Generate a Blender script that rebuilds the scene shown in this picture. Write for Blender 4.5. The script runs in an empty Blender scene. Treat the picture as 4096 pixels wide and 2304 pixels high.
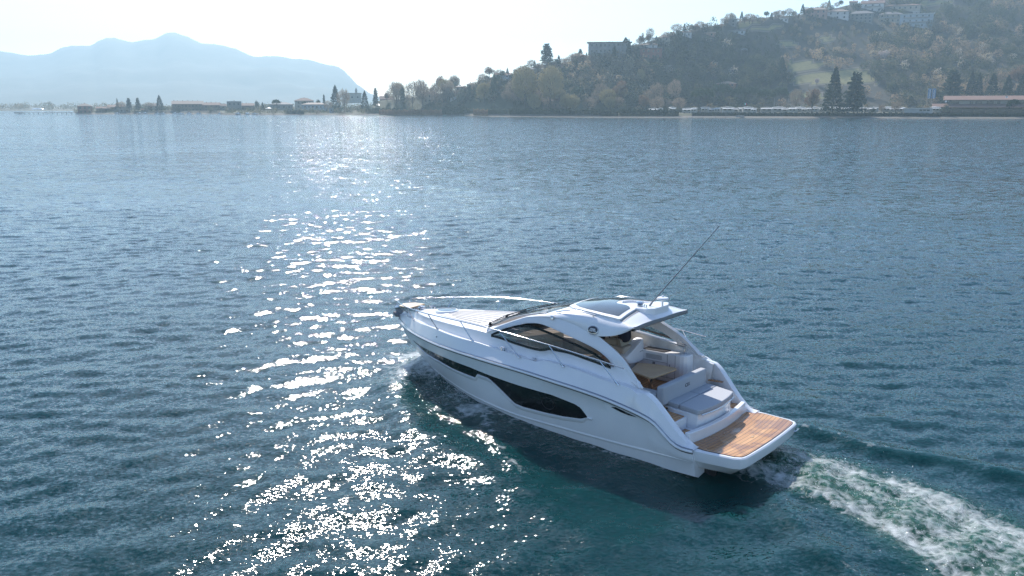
import bpy, bmesh, math, random
import numpy as np
from mathutils import Matrix, Vector
from math import radians, sin, cos, tan, pi
random.seed(7); rng = np.random.default_rng(7)
S = bpy.context.scene
COL = S.collection

# ------------------------------------------------------------------ camera, sky, sun, exposure
CAM_H, CAM_F, CAM_P = 7.0, 3200.4, 0.22545
cam_d = bpy.data.cameras.new('camera'); cam = bpy.data.objects.new('camera', cam_d); COL.objects.link(cam)
cam.location = (0, 0, CAM_H); cam.rotation_euler = (pi/2 - CAM_P, 0, 0)
cam_d.sensor_width = 36.0; cam_d.lens = 36.0*CAM_F/4096.0
cam_d.clip_start = 0.5; cam_d.clip_end = 60000
S.camera = cam
SUN_AZ, SUN_EL = radians(-13.0), radians(38.5)      # azimuth measured from +Y towards +X
w = bpy.data.worlds.new('World'); S.world = w; w.use_nodes = True
nt = w.node_tree; nt.nodes.clear()
wo = nt.nodes.new('ShaderNodeOutputWorld'); bg = nt.nodes.new('ShaderNodeBackground'); sky = nt.nodes.new('ShaderNodeTexSky')
sky.sky_type = 'NISHITA'; sky.sun_disc = False; sky.sun_elevation = SUN_EL; sky.sun_rotation = SUN_AZ
sky.air_density = 1.0; sky.dust_density = 0.4; sky.ozone_density = 2.5; sky.altitude = 200
tn = nt.nodes.new('ShaderNodeMix'); tn.data_type = 'RGBA'; tn.blend_type = 'MULTIPLY'; tn.inputs[0].default_value = 1; tn.inputs[7].default_value = (.97, .99, 1.06, 1)
nt.links.new(sky.outputs[0], tn.inputs[6]); nt.links.new(tn.outputs[2], bg.inputs[0]); nt.links.new(bg.outputs[0], wo.inputs[0]); bg.inputs[1].default_value = 0.108
sun_d = bpy.data.lights.new('sun', 'SUN'); sun_d.energy = 4.0; sun_d.angle = radians(0.53); sun_d.color = (1.0, 0.94, 0.87)
sun = bpy.data.objects.new('sun', sun_d); COL.objects.link(sun)
sdir = Vector((sin(SUN_AZ)*cos(SUN_EL), cos(SUN_AZ)*cos(SUN_EL), sin(SUN_EL)))
sun.rotation_euler = sdir.to_track_quat('Z', 'Y').to_euler()
S.view_settings.view_transform = 'Standard'; S.view_settings.look = 'None'
S.view_settings.exposure = 0.86; S.view_settings.gamma = 1.0; S.view_settings.use_curve_mapping = False
cy = S.cycles
cy.max_bounces = 6; cy.diffuse_bounces = 4; cy.glossy_bounces = 3; cy.transmission_bounces = 4; cy.transparent_max_bounces = 12
cy.volume_bounces = 0; cy.use_denoising = True; cy.denoising_prefilter = 'NONE'; cy.use_adaptive_sampling = False; cy.caustics_reflective = False; cy.caustics_refractive = False
cy.sample_clamp_indirect = 4.0

# ------------------------------------------------------------------ helpers
def tag(o, label=None, cat=None, group=None, kind=None):
    for k, v in (('label', label), ('category', cat), ('group', group), ('kind', kind)):
        if v: o[k] = v
    return o
def empty(name, loc=(0, 0, 0), rz=0, parent=None):
    o = bpy.data.objects.new(name, None); COL.objects.link(o); o.location = loc; o.rotation_euler = (0, 0, rz); o.parent = parent
    o.empty_display_size = 0.3
    return o
def mk(name, V, F, mat=None, parent=None, smooth=True, ang=35, solid=None, bevel=None, sub=None, offset=-1):
    me = bpy.data.meshes.new(name)
    me.from_pydata([tuple(map(float, v)) for v in V], [], [tuple(int(i) for i in f) for f in F]); me.update()
    if mat: me.materials.append(mat)
    if smooth:
        me.polygons.foreach_set('use_smooth', [True]*len(me.polygons))
        if ang: me.set_sharp_from_angle(angle=radians(ang))
    o = bpy.data.objects.new(name, me); COL.objects.link(o); o.parent = parent
    if bevel:
        b = o.modifiers.new('b', 'BEVEL'); b.width = bevel; b.segments = 3; b.limit_method = 'ANGLE'; b.angle_limit = radians(40)
    if sub:
        s = o.modifiers.new('s', 'SUBSURF'); s.levels = sub; s.render_levels = sub
    if solid:
        m = o.modifiers.new('so', 'SOLIDIFY'); m.thickness = solid; m.offset = offset
        if smooth: m = o.modifiers.new('es', 'EDGE_SPLIT'); m.split_angle = radians(42)
    return o
def fast_mesh(name, V, F, mat, parent=None, smooth=False):
    """V (n,3) array, F (m,k) array of equal-sized faces."""
    me = bpy.data.meshes.new(name); V = np.asarray(V, np.float32); F = np.asarray(F, np.int32); k = F.shape[1]
    me.vertices.add(len(V)); me.vertices.foreach_set('co', V.ravel())
    me.loops.add(F.size); me.loops.foreach_set('vertex_index', F.ravel())
    me.polygons.add(len(F)); me.polygons.foreach_set('loop_start', np.arange(0, F.size, k, dtype=np.int32))
    me.update(calc_edges=True)
    if smooth: me.polygons.foreach_set('use_smooth', np.ones(len(F), bool))
    if mat: me.materials.append(mat)
    o = bpy.data.objects.new(name, me); COL.objects.link(o); o.parent = parent
    return o
class MB:
    def __init__(s): s.V = []; s.F = []
    def add(s, V, F):
        n = len(s.V); s.V += [tuple(v) for v in V]; s.F += [tuple(i+n for i in f) for f in F]; return s
    def grid(s, rows, closed=False):
        m = len(rows[0]); V = [p for r in rows for p in r]; F = []
        for i in range(len(rows)-1):
            for j in range(m if closed else m-1):
                a = i*m+j; b = i*m+(j+1) % m; F.append((a, b, b+m, a+m))
        return s.add(V, F)
    def mgrid(s, rows):       # grid and its mirror image in the centre plane
        s.grid(rows); s.grid([[(x, -y, z) for x, y, z in r][::-1] for r in rows]); return s
    def box(s, c, d, rz=0, taper=1):
        V = []
        for z in (-1, 1):
            k = taper if z > 0 else 1
            for x, y in ((-1, -1), (1, -1), (1, 1), (-1, 1)):
                X, Y = x*d[0]/2*k, y*d[1]/2*k
                V.append((c[0]+X*cos(rz)-Y*sin(rz), c[1]+X*sin(rz)+Y*cos(rz), c[2]+z*d[2]/2))
        return s.add(V, [(3, 2, 1, 0), (4, 5, 6, 7), (0, 1, 5, 4), (1, 2, 6, 5), (2, 3, 7, 6), (3, 0, 4, 7)])
    def prism(s, poly, z0, z1, f=None):     # poly counter-clockwise (x,y); z may be numbers or functions
        n = len(poly); g = lambda z, p: z(*p) if callable(z) else z
        V = [(p[0], p[1], g(z0, p)) for p in poly]+[(p[0], p[1], g(z1, p)) for p in poly]
        F = [tuple(range(n))[::-1], tuple(range(n, 2*n))]+[(i, (i+1) % n, (i+1) % n+n, i+n) for i in range(n)]
        return s.add(V, F)
    def tube(s, P, r, seg=8, cap=True, r1=None):
        P = [Vector(p) for p in P]; n = len(P); rows = []
        t0 = (P[1]-P[0]).normalized(); up = Vector((0, 0, 1)) if abs(t0.z) < .9 else Vector((1, 0, 0))
        a = t0.cross(up).normalized()
        for i, p in enumerate(P):
            t = (P[min(i+1, n-1)]-P[max(i-1, 0)]).normalized()
            a = (a-t*a.dot(t)).normalized(); b = t.cross(a)
            rr = r if r1 is None else r+(r1-r)*i/(n-1)
            rows.append([tuple(p+(a*cos(2*pi*k/seg)+b*sin(2*pi*k/seg))*rr) for k in range(seg)])
        base = len(s.V); s.grid(rows, closed=True)
        if cap: s.F += [tuple(base+k for k in range(seg)), tuple(base+(n-1)*seg+k for k in range(seg))[::-1]]
        return s
    def lathe(s, prof, c, seg=20, axis='z'):
        rows = []
        for r, h in prof:
            row = []
            for k in range(seg):
                a = 2*pi*k/seg; p = (r*cos(a), r*sin(a), h)
                if axis == 'x': p = (p[2], p[0], p[1])
                if axis == 'y': p = (p[1], p[2], p[0])
                row.append((c[0]+p[0], c[1]+p[1], c[2]+p[2]))
            rows.append(row)
        return s.grid(rows, closed=True)
    def build(s, name, mat, parent=None, **k): return mk(name, s.V, s.F, mat, parent, **k)
def spline(P, n=12):      # Catmull-Rom through P
    P = [np.array(p, float) for p in P]; Q = [2*P[0]-P[1]]+P+[2*P[-1]-P[-2]]; out = []
    for i in range(1, len(Q)-2):
        for k in range(n):
            t = k/n; a, b, c, d = Q[i-1], Q[i], Q[i+1], Q[i+2]
            out.append(.5*((2*b)+(-a+c)*t+(2*a-5*b+4*c-d)*t*t+(-a+3*b-3*c+d)*t**3))
    out.append(P[-1]); return [tuple(p) for p in out]
def interp(xs, ys):
    xs = np.array(xs, float); ys = np.array(ys, float); o = np.argsort(xs); xs, ys = xs[o], ys[o]
    return lambda x: float(np.interp(x, xs, ys))
def sinterp(xs, ys):      # smooth (monotone cubic) interpolation
    xs = np.array(xs, float); ys = np.array(ys, float); o = np.argsort(xs); xs, ys = xs[o], ys[o]
    h = np.diff(xs); d = np.diff(ys)/h; m = np.zeros(len(xs)); m[0], m[-1] = d[0], d[-1]
    for i in range(1, len(xs)-1):
        m[i] = 0 if d[i-1]*d[i] <= 0 else 2*d[i-1]*d[i]/(d[i-1]+d[i])
    def f(x):
        x = min(max(x, xs[0]), xs[-1]); i = min(int(np.searchsorted(xs, x, 'right'))-1, len(xs)-2); i = max(i, 0)
        t = (x-xs[i])/h[i]
        return float((1+2*t)*(1-t)**2*ys[i]+t*(1-t)**2*h[i]*m[i]+t*t*(3-2*t)*ys[i+1]+t*t*(t-1)*h[i]*m[i+1])
    return f

# ------------------------------------------------------------------ materials
def mat(name, col, rough=.5, metal=0., spec=.5, coat=0., noise=None, bump=None, alpha=None):
    m = bpy.data.materials.new(name); m.use_nodes = True; t = m.node_tree; b = t.nodes['Principled BSDF']
    b.inputs['Base Color'].default_value = (*col, 1); b.inputs['Roughness'].default_value = rough; b.inputs['Metallic'].default_value = metal
    b.inputs['Specular IOR Level'].default_value = spec; b.inputs['Coat Weight'].default_value = coat; b.inputs['Coat Roughness'].default_value = .05
    if noise:       # (scale, second colour, contrast low, high)
        sc, c2, lo, hi = noise
        tc = t.nodes.new('ShaderNodeTexCoord'); n = t.nodes.new('ShaderNodeTexNoise'); n.inputs['Scale'].default_value = sc; n.inputs['Detail'].default_value = 5
        r = t.nodes.new('ShaderNodeMapRange'); r.inputs[1].default_value = lo; r.inputs[2].default_value = hi
        x = t.nodes.new('ShaderNodeMix'); x.data_type = 'RGBA'; x.inputs[6].default_value = (*col, 1); x.inputs[7].default_value = (*c2, 1)
        t.links.new(tc.outputs['Object'], n.inputs['Vector']); t.links.new(n.outputs[0], r.inputs[0]); t.links.new(r.outputs[0], x.inputs[0]); t.links.new(x.outputs[2], b.inputs['Base Color'])
    if bump:
        tc = t.nodes.new('ShaderNodeTexCoord'); n = t.nodes.new('ShaderNodeTexNoise'); n.inputs['Scale'].default_value = bump[0]; n.inputs['Detail'].default_value = 4
        u = t.nodes.new('ShaderNodeBump'); u.inputs['Strength'].default_value = bump[1]; u.inputs['Distance'].default_value = bump[2]
        t.links.new(tc.outputs['Object'], n.inputs['Vector']); t.links.new(n.outputs[0], u.inputs['Height']); t.links.new(u.outputs[0], b.inputs['Normal'])
    return m
M = {}
M['gel'] = mat('white_gelcoat', (.79, .79, .80), .22, spec=.5, coat=.35, noise=(3, (.765, .77, .785), .4, .6), bump=(2.2, .12, .01))
M['gel_matt'] = mat('white_antislip', (.55, .55, .56), .55, noise=(60, (.51, .51, .52), .4, .65), bump=(120, .2, .002))
M['liner'] = mat('cockpit_liner', (.80, .78, .75), .4, noise=(5, (.69, .67, .64), .4, .6))
M['black'] = mat('black_gloss', (.006, .006, .007), .06, spec=.5, coat=.5)
M['rubber'] = mat('black_rubber', (.015, .015, .016), .5)
M['steel'] = mat('stainless_steel', (.55, .56, .58), .10, metal=1., bump=(30, .04, .002))
M['cushion'] = mat('grey_cushion', (.42, .44, .47), .75, noise=(140, (.37, .39, .42), .35, .65), bump=(160, .3, .002))
M['beige'] = mat('beige_upholstery', (.50, .44, .36), .7, noise=(40, (.45, .39, .31), .35, .65), bump=(80, .2, .002))
M['beige_hard'] = mat('beige_dashboard', (.46, .43, .39), .45, noise=(8, (.42, .39, .35), .4, .6))
M['groove'] = mat('grey_groove', (.07, .07, .085), .6)
M['greyline'] = mat('grey_trim', (.22, .23, .25), .4)
M['cloth_dark'] = mat('navy_cloth', (.010, .012, .022), .85, bump=(25, .4, .01))
M['cloth_beige'] = mat('khaki_cloth', (.42, .37, .28), .85, bump=(22, .5, .012))
M['skin'] = mat('skin', (.45, .27, .19), .5)
M['hair'] = mat('dark_hair', (.03, .02, .015), .6)
M['lens'] = mat('lamp_lens', (.6, .6, .6), .05, metal=.6)
M['logo'] = mat('logo_white', (.75, .75, .75), .4)
M['ink'] = mat('logo_ink', (.03, .035, .05), .4)
def glass(name, tint, refl=1.0, rough=.02, ior=1.45):
    m = bpy.data.materials.new(name); m.use_nodes = True; t = m.node_tree; t.nodes.clear()
    o = t.nodes.new('ShaderNodeOutputMaterial'); tr = t.nodes.new('ShaderNodeBsdfTransparent'); g = t.nodes.new('ShaderNodeBsdfGlossy'); f = t.nodes.new('ShaderNodeFresnel'); x = t.nodes.new('ShaderNodeMixShader')
    tr.inputs[0].default_value = (*tint, 1); g.inputs['Roughness'].default_value = rough; f.inputs[0].default_value = ior
    t.links.new(f.outputs[0], x.inputs[0]); t.links.new(tr.outputs[0], x.inputs[1]); t.links.new(g.outputs[0], x.inputs[2]); t.links.new(x.outputs[0], o.inputs[0])
    return m
M['glass'] = glass('tinted_glass', (.52, .51, .49))
M['glass_ws'] = glass('windscreen_glass', (.34, .32, .31))
M['roofglass'] = mat('sunroof_glass', (.020, .040, .055), .03, spec=.6, coat=.35)
def teak(name, along='y', pitch=.088, wet=True):
    m = bpy.data.materials.new(name); m.use_nodes = True; t = m.node_tree; b = t.nodes['Principled BSDF']; N = t.nodes.new; L = t.links.new
    tc = N('ShaderNodeTexCoord'); sp = N('ShaderNodeSeparateXYZ'); L(tc.outputs['Object'], sp.inputs[0])
    ax = sp.outputs[0] if along == 'y' else sp.outputs[1]
    if along == 'y':        # seams follow the curved transom
        y2 = N('ShaderNodeMath'); y2.operation = 'MULTIPLY'; L(sp.outputs[1], y2.inputs[0]); L(sp.outputs[1], y2.inputs[1])
        k = N('ShaderNodeMath'); k.operation = 'MULTIPLY_ADD'; L(y2.outputs[0], k.inputs[0]); k.inputs[1].default_value = -.055; L(sp.outputs[0], k.inputs[2]); ax = k.outputs[0]
    d = N('ShaderNodeMath'); d.operation = 'DIVIDE'; d.inputs[1].default_value = pitch; L(ax, d.inputs[0])
    fr = N('ShaderNodeMath'); fr.operation = 'FRACT'; L(d.outputs[0], fr.inputs[0])
    fl = N('ShaderNodeMath'); fl.operation = 'FLOOR'; L(d.outputs[0], fl.inputs[0])
    seam = N('ShaderNodeMath'); seam.operation = 'LESS_THAN'; seam.inputs[1].default_value = .10; L(fr.outputs[0], seam.inputs[0])
    wn = N('ShaderNodeTexWhiteNoise'); wn.noise_dimensions = '1D'; L(fl.outputs[0], wn.inputs['W'])
    mp = N('ShaderNodeMapping'); mp.inputs['Scale'].default_value = (50, .8, 10) if along == 'y' else (.8, 50, 10); L(tc.outputs['Object'], mp.inputs[0])
    gr = N('ShaderNodeTexNoise'); gr.inputs['Scale'].default_value = 1; gr.inputs['Detail'].default_value = 6; L(mp.outputs[0], gr.inputs['Vector'])
    ad = N('ShaderNodeMath'); ad.operation = 'ADD'; L(wn.outputs[0], ad.inputs[0]); L(gr.outputs[0], ad.inputs[1])
    cr = N('ShaderNodeValToRGB'); cr.color_ramp.elements[0].position = .25; cr.color_ramp.elements[0].color = (.36, .165, .065, 1); cr.color_ramp.elements[1].position = 1.5/1.6; cr.color_ramp.elements[1].color = (.60, .33, .15, 1)
    h = N('ShaderNodeMath'); h.operation = 'MULTIPLY'; h.inputs[1].default_value = .62; L(ad.outputs[0], h.inputs[0]); L(h.outputs[0], cr.inputs[0])
    wet_n = N('ShaderNodeTexNoise'); wet_n.inputs['Scale'].default_value = 1.7; wet_n.inputs['Detail'].default_value = 4; L(tc.outputs['Object'], wet_n.inputs['Vector'])
    wr = N('ShaderNodeMapRange'); wr.inputs[1].default_value = .45; wr.inputs[2].default_value = .56; L(wet_n.outputs[0], wr.inputs[0])
    wc = N('ShaderNodeMix'); wc.data_type = 'RGBA'; wc.blend_type = 'MULTIPLY'; wc.inputs[7].default_value = (.74, .68, .62, 1) if wet else (1, 1, 1, 1); L(wr.outputs[0], wc.inputs[0]); L(cr.outputs[0], wc.inputs[6])
    x = N('ShaderNodeMix'); x.data_type = 'RGBA'; x.inputs[7].default_value = (.018, .014, .012, 1); L(seam.outputs[0], x.inputs[0]); L(wc.outputs[2], x.inputs[6]); L(x.outputs[2], b.inputs['Base Color'])
    rr = N('ShaderNodeMapRange'); rr.inputs[3].default_value = .55; rr.inputs[4].default_value = .16 if wet else .5; L(wr.outputs[0], rr.inputs[0]); L(rr.outputs[0], b.inputs['Roughness'])
    return m
M['teak'] = teak('teak_planks'); M['teak_dry'] = teak('teak_planks_dry', wet=False)
M['tabletop'] = mat('light_oak', (.55, .37, .20), .35, noise=(6, (.48, .31, .165), .35, .65))

# ------------------------------------------------------------------ the motor yacht: local x forward from the transom, y to port, z up
def yacht_matrix():
    hd, tr, ro = 2.43345, -0.03822, 0.03109
    cr_, sr = cos(ro), sin(ro); ct, st = cos(tr), sin(tr)
    A = Matrix(((1, 0, 0), (0, cr_, sr), (0, -sr, cr_))); Bm = Matrix(((ct, 0, st), (0, 1, 0), (-st, 0, ct)))
    R = Matrix(((cos(hd), -sin(hd), 0), (sin(hd), cos(hd), 0), (0, 0, 1)))
    M3 = R @ (A @ Bm).transposed()          # row-vector rotations used when measuring
    return Matrix.Translation((4.39413, 15.32157, 0)) @ M3.to_4x4()
YM = yacht_matrix()
Y = empty('motor_yacht'); Y.matrix_world = YM
tag(Y, 'white open motor yacht under way with dark hull windows and teak swim platform', 'motor yacht')

B = sinterp([-.1, 0, 1, 2, 3, 4, 5, 6, 7, 8, 8.8, 9.4, 9.8, 9.98], [1.5, 1.52, 1.66, 1.75, 1.78, 1.76, 1.69, 1.56, 1.34, 1.02, .68, .36, .13, 0])
ZR = sinterp([9.98, 9.74, 8.8, 7.5, 6, 4.4, 3, 2, 1.2, .78, .58, .45, .30, .12, -.07], [1.46, 1.44, 1.42, 1.42, 1.43, 1.41, 1.33, 1.23, 1.07, .93, .77, .65, .54, .49, .48])
# hull levels: (z, x where the level meets the stem, half beam along x)
stem = sinterp([-.65, -.2, .25, .5, .65, .85, 1.05, 1.29, 1.46], [7.6, 8.3, 8.68, 9.03, 9.22, 9.48, 9.71, 9.9, 9.98])
def level(zn, pts): return zn, sinterp([p[0] for p in pts], [p[1] for p in pts])
HB = [  # z, list of (x, half beam)
 (-.65, [(-.1, .05), (7.6, 0)]),
 (-.05, [(-.1, 1.38), (2, 1.43), (4, 1.40), (5.85, 1.08), (7, .66), (7.9, .30), (8.43, 0)]),
 (.25, [(-.1, 1.45), (2, 1.53), (4, 1.52), (5.85, 1.22), (7, .84), (8, .40), (8.68, 0)]),
 (.60, [(-.1, 1.48), (2, 1.61), (4, 1.60), (5, 1.50), (5.9, 1.34), (7, 1.02), (8, .62), (8.8, .25), (9.16, 0)]),
 (.90, [(-.1, 1.49), (2, 1.64), (4, 1.64), (5, 1.55), (5.9, 1.42), (6.6, 1.27), (7.3, 1.06), (8, .82), (8.8, .46), (9.3, .18), (9.54, 0)]),
 (1.10, [(-.1, 1.5), (2, 1.66), (4, 1.67), (5, 1.60), (5.9, 1.46), (6.6, 1.31), (7.5, 1.06), (8.5, .66), (9.2, .32), (9.76, 0)]),
]
HBf = [(z, sinterp([p[0] for p in P], [p[1] for p in P]), P[-1][0]) for z, P in HB]
def hull_y(x, z):      # half beam of the hull skin at (x, z)
    lv = [(zz, f(min(x, xe)), xe) for zz, f, xe in HBf]+[(ZR(x), B(x)-.02, 9.98)]
    zs = [l[0] for l in lv]; ys = [l[1] if x < l[2] else 0 for l in lv]
    o = np.argsort(zs); return float(np.interp(z, np.array(zs)[o], np.array(ys)[o]))
nu = 90; rows = []
for i in range(nu+1):
    u = i/nu; u = 1-(1-u)**1.25; row = []
    for z, f, xe in HBf:
        x = -.05+(xe+.05)*u; zt = min(z, ZR(x)-.10) if z > .3 else z
        if x < .9 and z > .3: zt = min(z, .25+(ZR(x)-.10-.25)*(HB.index([h for h in HB if h[0] == z][0])-2)/3.6)
        row.append((x, max(f(x), .0), zt))
    x = -.05+10.03*u; row.append((x, B(x)-.02, ZR(x)-.02)); rows.append(row)
b = MB(); b.mgrid(rows)
tr_ = rows[0]; b.add([(p[0], p[1], p[2]) for p in tr_]+[(p[0], -p[1], p[2]) for p in tr_], [tuple(range(len(tr_)))+tuple(range(2*len(tr_)-1, len(tr_)-1, -1))])
hull = b.build('hull', M['gel'], Y, ang=28)
# rub rail: white bead with a dark line beneath
xs = [(-.05+10.03*(1-(1-i/110)**1.2)) for i in range(111)]
def side_tube(name, f, r, m, parent=Y, xs_=xs, seg=6):
    b = MB(); P = [f(x) for x in xs_]; Q = [(x, -y, z) for x, y, z in P[::-1]]
    b.tube(P+Q[1:] if abs(P[-1][1]) < .02 else P, r, seg)
    if abs(P[-1][1]) >= .02: b.tube(Q, r, seg)
    return b.build(name, m, parent)
side_tube('rub_rail', lambda x: (x+.01, B(x)+.005, ZR(x)+.015), .03, M['gel'])
side_tube('rub_strip', lambda x: (x+.005, B(x)-.004, ZR(x)-.026), .012, M['rubber'])
side_tube('rub_bead', lambda x: (x+.008, B(x)-.012, ZR(x)+.055), .011, M['steel'])

# hull windows (dark glazing set in a recess) both sides
wu = interp([8.9, 8.54, 7.58, 6.62, 5.83, 4.96, 4.04, 3.21, 2.63, 2.49, 2.32], [1.11, 1.10, 1.12, 1.12, 1.12, 1.07, 1.03, 1.0, .92, .87, .70])
wl = interp([8.9, 8.54, 8.04, 7.27, 6.54, 5.87, 5.66, 5.56, 5.2, 5.1, 4.68, 4.34, 4.08, 3.51, 2.97, 2.5, 2.32], [1.10, 1.06, .97, .94, .90, .89, .89, 1.01, 1.0, .97, .75, .56, .535, .54, .565, .62, .69])
for s, nm in ((1, 'hull_window'), (-1, 'hull_window')):
    rows = []
    for x in np.linspace(8.9, 2.33, 150):
        a, c = wl(x), wu(x); rows.append([(x, s*(hull_y(x, a+(c-a)*k/5)+.006), a+(c-a)*k/5) for k in range(6)][::s])
    MB().grid(rows).build(nm, M['black'], Y)
    rows = []
    for x in np.linspace(8.6, 2.2, 170):      # light ledge under the glazing
        a = wl(max(x, 2.33))-.005; th = .062 if 2.4 < x < 8.2 else .03
        if x < 2.33: a = .695
        rows.append([(x, s*(hull_y(x, a)+.002), a), (x, s*(hull_y(x, a)+.028), a-.012), (x, s*(hull_y(x, a-th)+.024), a-th), (x, s*(hull_y(x, a-th-.03)-.002), a-th-.035)][::s])
    MB().grid(rows).build('window_ledge', M['gel'], Y, ang=25)
    # porthole handle inside the glazing
    x0, z0 = 3.35, .78; b = MB()
    P = [(x0+.17*cos(a), s*(hull_y(x0+.17*cos(a), z0+.13*sin(a))+.010), z0+.13*sin(a)) for a in np.linspace(0, 2*pi, 25)]
    b.tube(P, .006, 5); b.build('porthole_ring', M['rubber'], Y)
# spray knuckle along the lower hull
for s in (1, -1):
    rows = []
    for x in np.linspace(8.0, .0, 100):
        z = .27+.012*(8-x)*0+(.30 if x > 6 else .30)*max(0, (x-4)/5)**2
        rows.append([(x, s*(hull_y(x, z+.03)+.002), z+.03), (x, s*(hull_y(x, z)+.014), z-.005), (x, s*(hull_y(x, z-.05)+.002), z-.05)][::s])
    MB().grid(rows).build('spray_rail', M['gel'], Y, ang=25)

# deck: rub rail -> gunwale -> side deck -> cabin base
ZD = sinterp([9.98, 9.8, 9.4, 8.75, 7.24, 5.72, 5.14, 4.26, 3.95, 3.77, 3.6, 3.44, 2.94, 2.48, 2, 1.58, 1.35, 1.17, 1.0, .83, .59, .4, .24, -.05],
             [1.60, 1.64, 1.68, 1.70, 1.755, 1.75, 1.72, 1.67, 1.635, 1.63, 1.67, 1.70, 1.68, 1.64, 1.57, 1.53, 1.51, 1.44, 1.22, 1.02, .78, .63, .56, .53])
DY = sinterp([9.98, 9.8, 9.4, 8.8, 8, 6, 2, 1.5, 1.2, -.05], [0, .06, .24, .54, .88, 1.42, 1.61, 1.58, 1.60, 1.45])
TY = sinterp([9.98, 9.8, 9.4, 8.8, 8, 7, 6, 5, 4, 3.5, 2, 1.5, 1.2], [0, .03, .16, .42, .74, 1.06, 1.28, 1.40, 1.43, 1.43, 1.42, 1.40, 1.38])
TZ = sinterp([9.98, 9.8, 9.4, 8.75, 7.24, 5.72, 5.14, 4.26, 3.77, 3.44, 2.94, 2.48, 2, 1.58, 1.2], [1.60, 1.65, 1.69, 1.70, 1.735, 1.73, 1.70, 1.66, 1.66, 1.68, 1.66, 1.62, 1.56, 1.53, 1.46])
SY = sinterp([9.98, 9.8, 9.4, 8.9, 8.14, 7.65, 6.9, 6.3, 5.7, 5.3, 5.1, 4.3, 3, 1.83, 1.4, 1.2], [0, .015, .08, .30, .66, .82, 1.02, 1.14, 1.23, 1.28, 1.30, 1.32, 1.31, 1.35, 1.385, 1.375])
SZ = sinterp([9.98, 9.8, 9.4, 8.9, 8.14, 7.65, 6.9, 6.3, 5.7, 5.3, 5.1, 4.3, 3.74, 3.43, 3.04, 2.49, 1.83, 1.5, 1.2], [1.61, 1.68, 1.76, 1.83, 1.88, 1.90, 1.93, 1.95, 1.97, 1.97, 1.94, 1.87, 1.84, 1.90, 1.91, 1.85, 1.74, 1.57, 1.45])
rows = []
for i in range(131):
    x = 9.98-(9.98-1.2)*i/130
    d, dz, t, tz, s_, sz = DY(x), ZD(x), TY(x), TZ(x), SY(x), SZ(x)
    rows.append([(x, max(B(x)-.02, 0), ZR(x)+.045), (x, max(d+.10*(1 if x < 9.3 else max(0, (9.98-x)/.7)), 0)*.5+d*.5, ZR(x)*.35+dz*.65), (x, d, dz), (x, max(d-.035, 0), dz+.004), (x, max(d-.06, 0)*.6+t*.4, min(dz, tz)-.004), (x, t, tz), (x, t*.45+s_*.55, tz*.55+sz*.45), (x, s_, sz)])
MB().mgrid(rows).build('deck', M['gel'], Y, ang=30)
# foredeck crown
ZC = sinterp([9.98, 9.8, 9.4, 8.9, 8.13, 7.8, 6.9, 5.9, 5.4], [1.615, 1.70, 1.80, 1.88, 1.93, 1.94, 1.985, 2.03, 2.04])
def deck_top(x, y):
    s_ = max(SY(x), .001); k = min(abs(y)/s_, 1); return ZC(x)+(SZ(x)-ZC(x))*k**6-.02*k**2
rows = []
for i in range(91):
    x = 9.98-(9.98-5.2)*i/90; s_ = SY(x)
    rows.append([(x, s_*k, deck_top(x, s_*k) if k < 1 else SZ(x)) for k in (1, .985, .96, .92, .87, .8, .6, .4, .2, 0)])
MB().mgrid(rows).build('foredeck', M['gel'], Y, ang=40)
# sunbathing panel with curved grooves
pw = interp([7.85, 5.85], [.44, .93])
rows = [[(x, pw(x)*k, deck_top(x, pw(x)*k)+.012) for k in np.linspace(-1, 1, 21)] for x in np.linspace(7.85, 5.85, 24)]
pad = MB().grid(rows).build('foredeck_panel', M['gel_matt'], Y, ang=40, solid=.02)
b = MB()
for j, k in enumerate((-.9, -.72, -.5, -.26, 0, .24, .48, .70, .88)):
    x0 = 7.75 if abs(k) < .55 else 7.75-(abs(k)-.55)*1.6
    x1 = 5.97+.10*abs(k)
    P = [(x, pw(x)*k, deck_top(x, pw(x)*k)+.021) for x in np.linspace(x0, x1, 14)]
    rows = [[(p[0], p[1]-.018, p[2]), (p[0], p[1]+.018, p[2])] for p in P]; b.grid(rows)
b.build('panel_groove', M['groove'], Y, smooth=False)
# deck hatch
b = MB(); hz = ZC(8.05)-.005
b.lathe([(.31, -.02), (.315, .03), (.29, .055), (.25, .06), (.245, .05)], (8.05, 0, hz), 36); hatch = b.build('deck_hatch', M['gel'], Y)
b = MB(); b.lathe([(.0, .058), (.12, .058), (.243, .052)], (8.05, 0, hz), 36); b.build('hatch_glass', M['roofglass'], hatch)
# anchor, bow step, windlass
b = MB(); b.prism([(9.15, .33), (9.25, -.33), (9.62, -.30), (9.78, 0), (9.62, .30)][::-1], 1.915, 1.945); bs = b.build('bow_step', M['tabletop'], Y, smooth=False, bevel=.01)
b = MB(); b.box((9.5, 0, 1.84), (.5, .12, .12)); b.tube([(9.75, .0, 1.86), (10.1, 0, 1.78)], .05, 8); b.build('bow_roller', M['steel'], Y, bevel=.01)
b = MB(); b.tube([(9.6, 0, 1.80), (9.98, 0, 1.76), (10.06, 0, 1.60)], .022, 8)
b.prism([(9.86, -.10), (10.08, -.12), (10.12, 0), (10.08, .12), (9.86, .10)], lambda x, y: 1.50+abs(y)*.9, lambda x, y: 1.53+abs(y)*.9+(x-9.95)*.4)
b.prism([(9.80, -.02), (10.08, -.02), (10.08, .02), (9.80, .02)], 1.52, 1.80); b.build('anchor', M['greyline'], Y, smooth=False, bevel=.008)
b = MB(); b.lathe([(.07, 0), (.075, .06), (.05, .09), (.055, .12), (0, .13)], (9.0, .05, 1.86), 14); b.box((9.12, -.12, 1.89), (.16, .08, .06)); b.build('windlass', M['steel'], Y)

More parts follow.
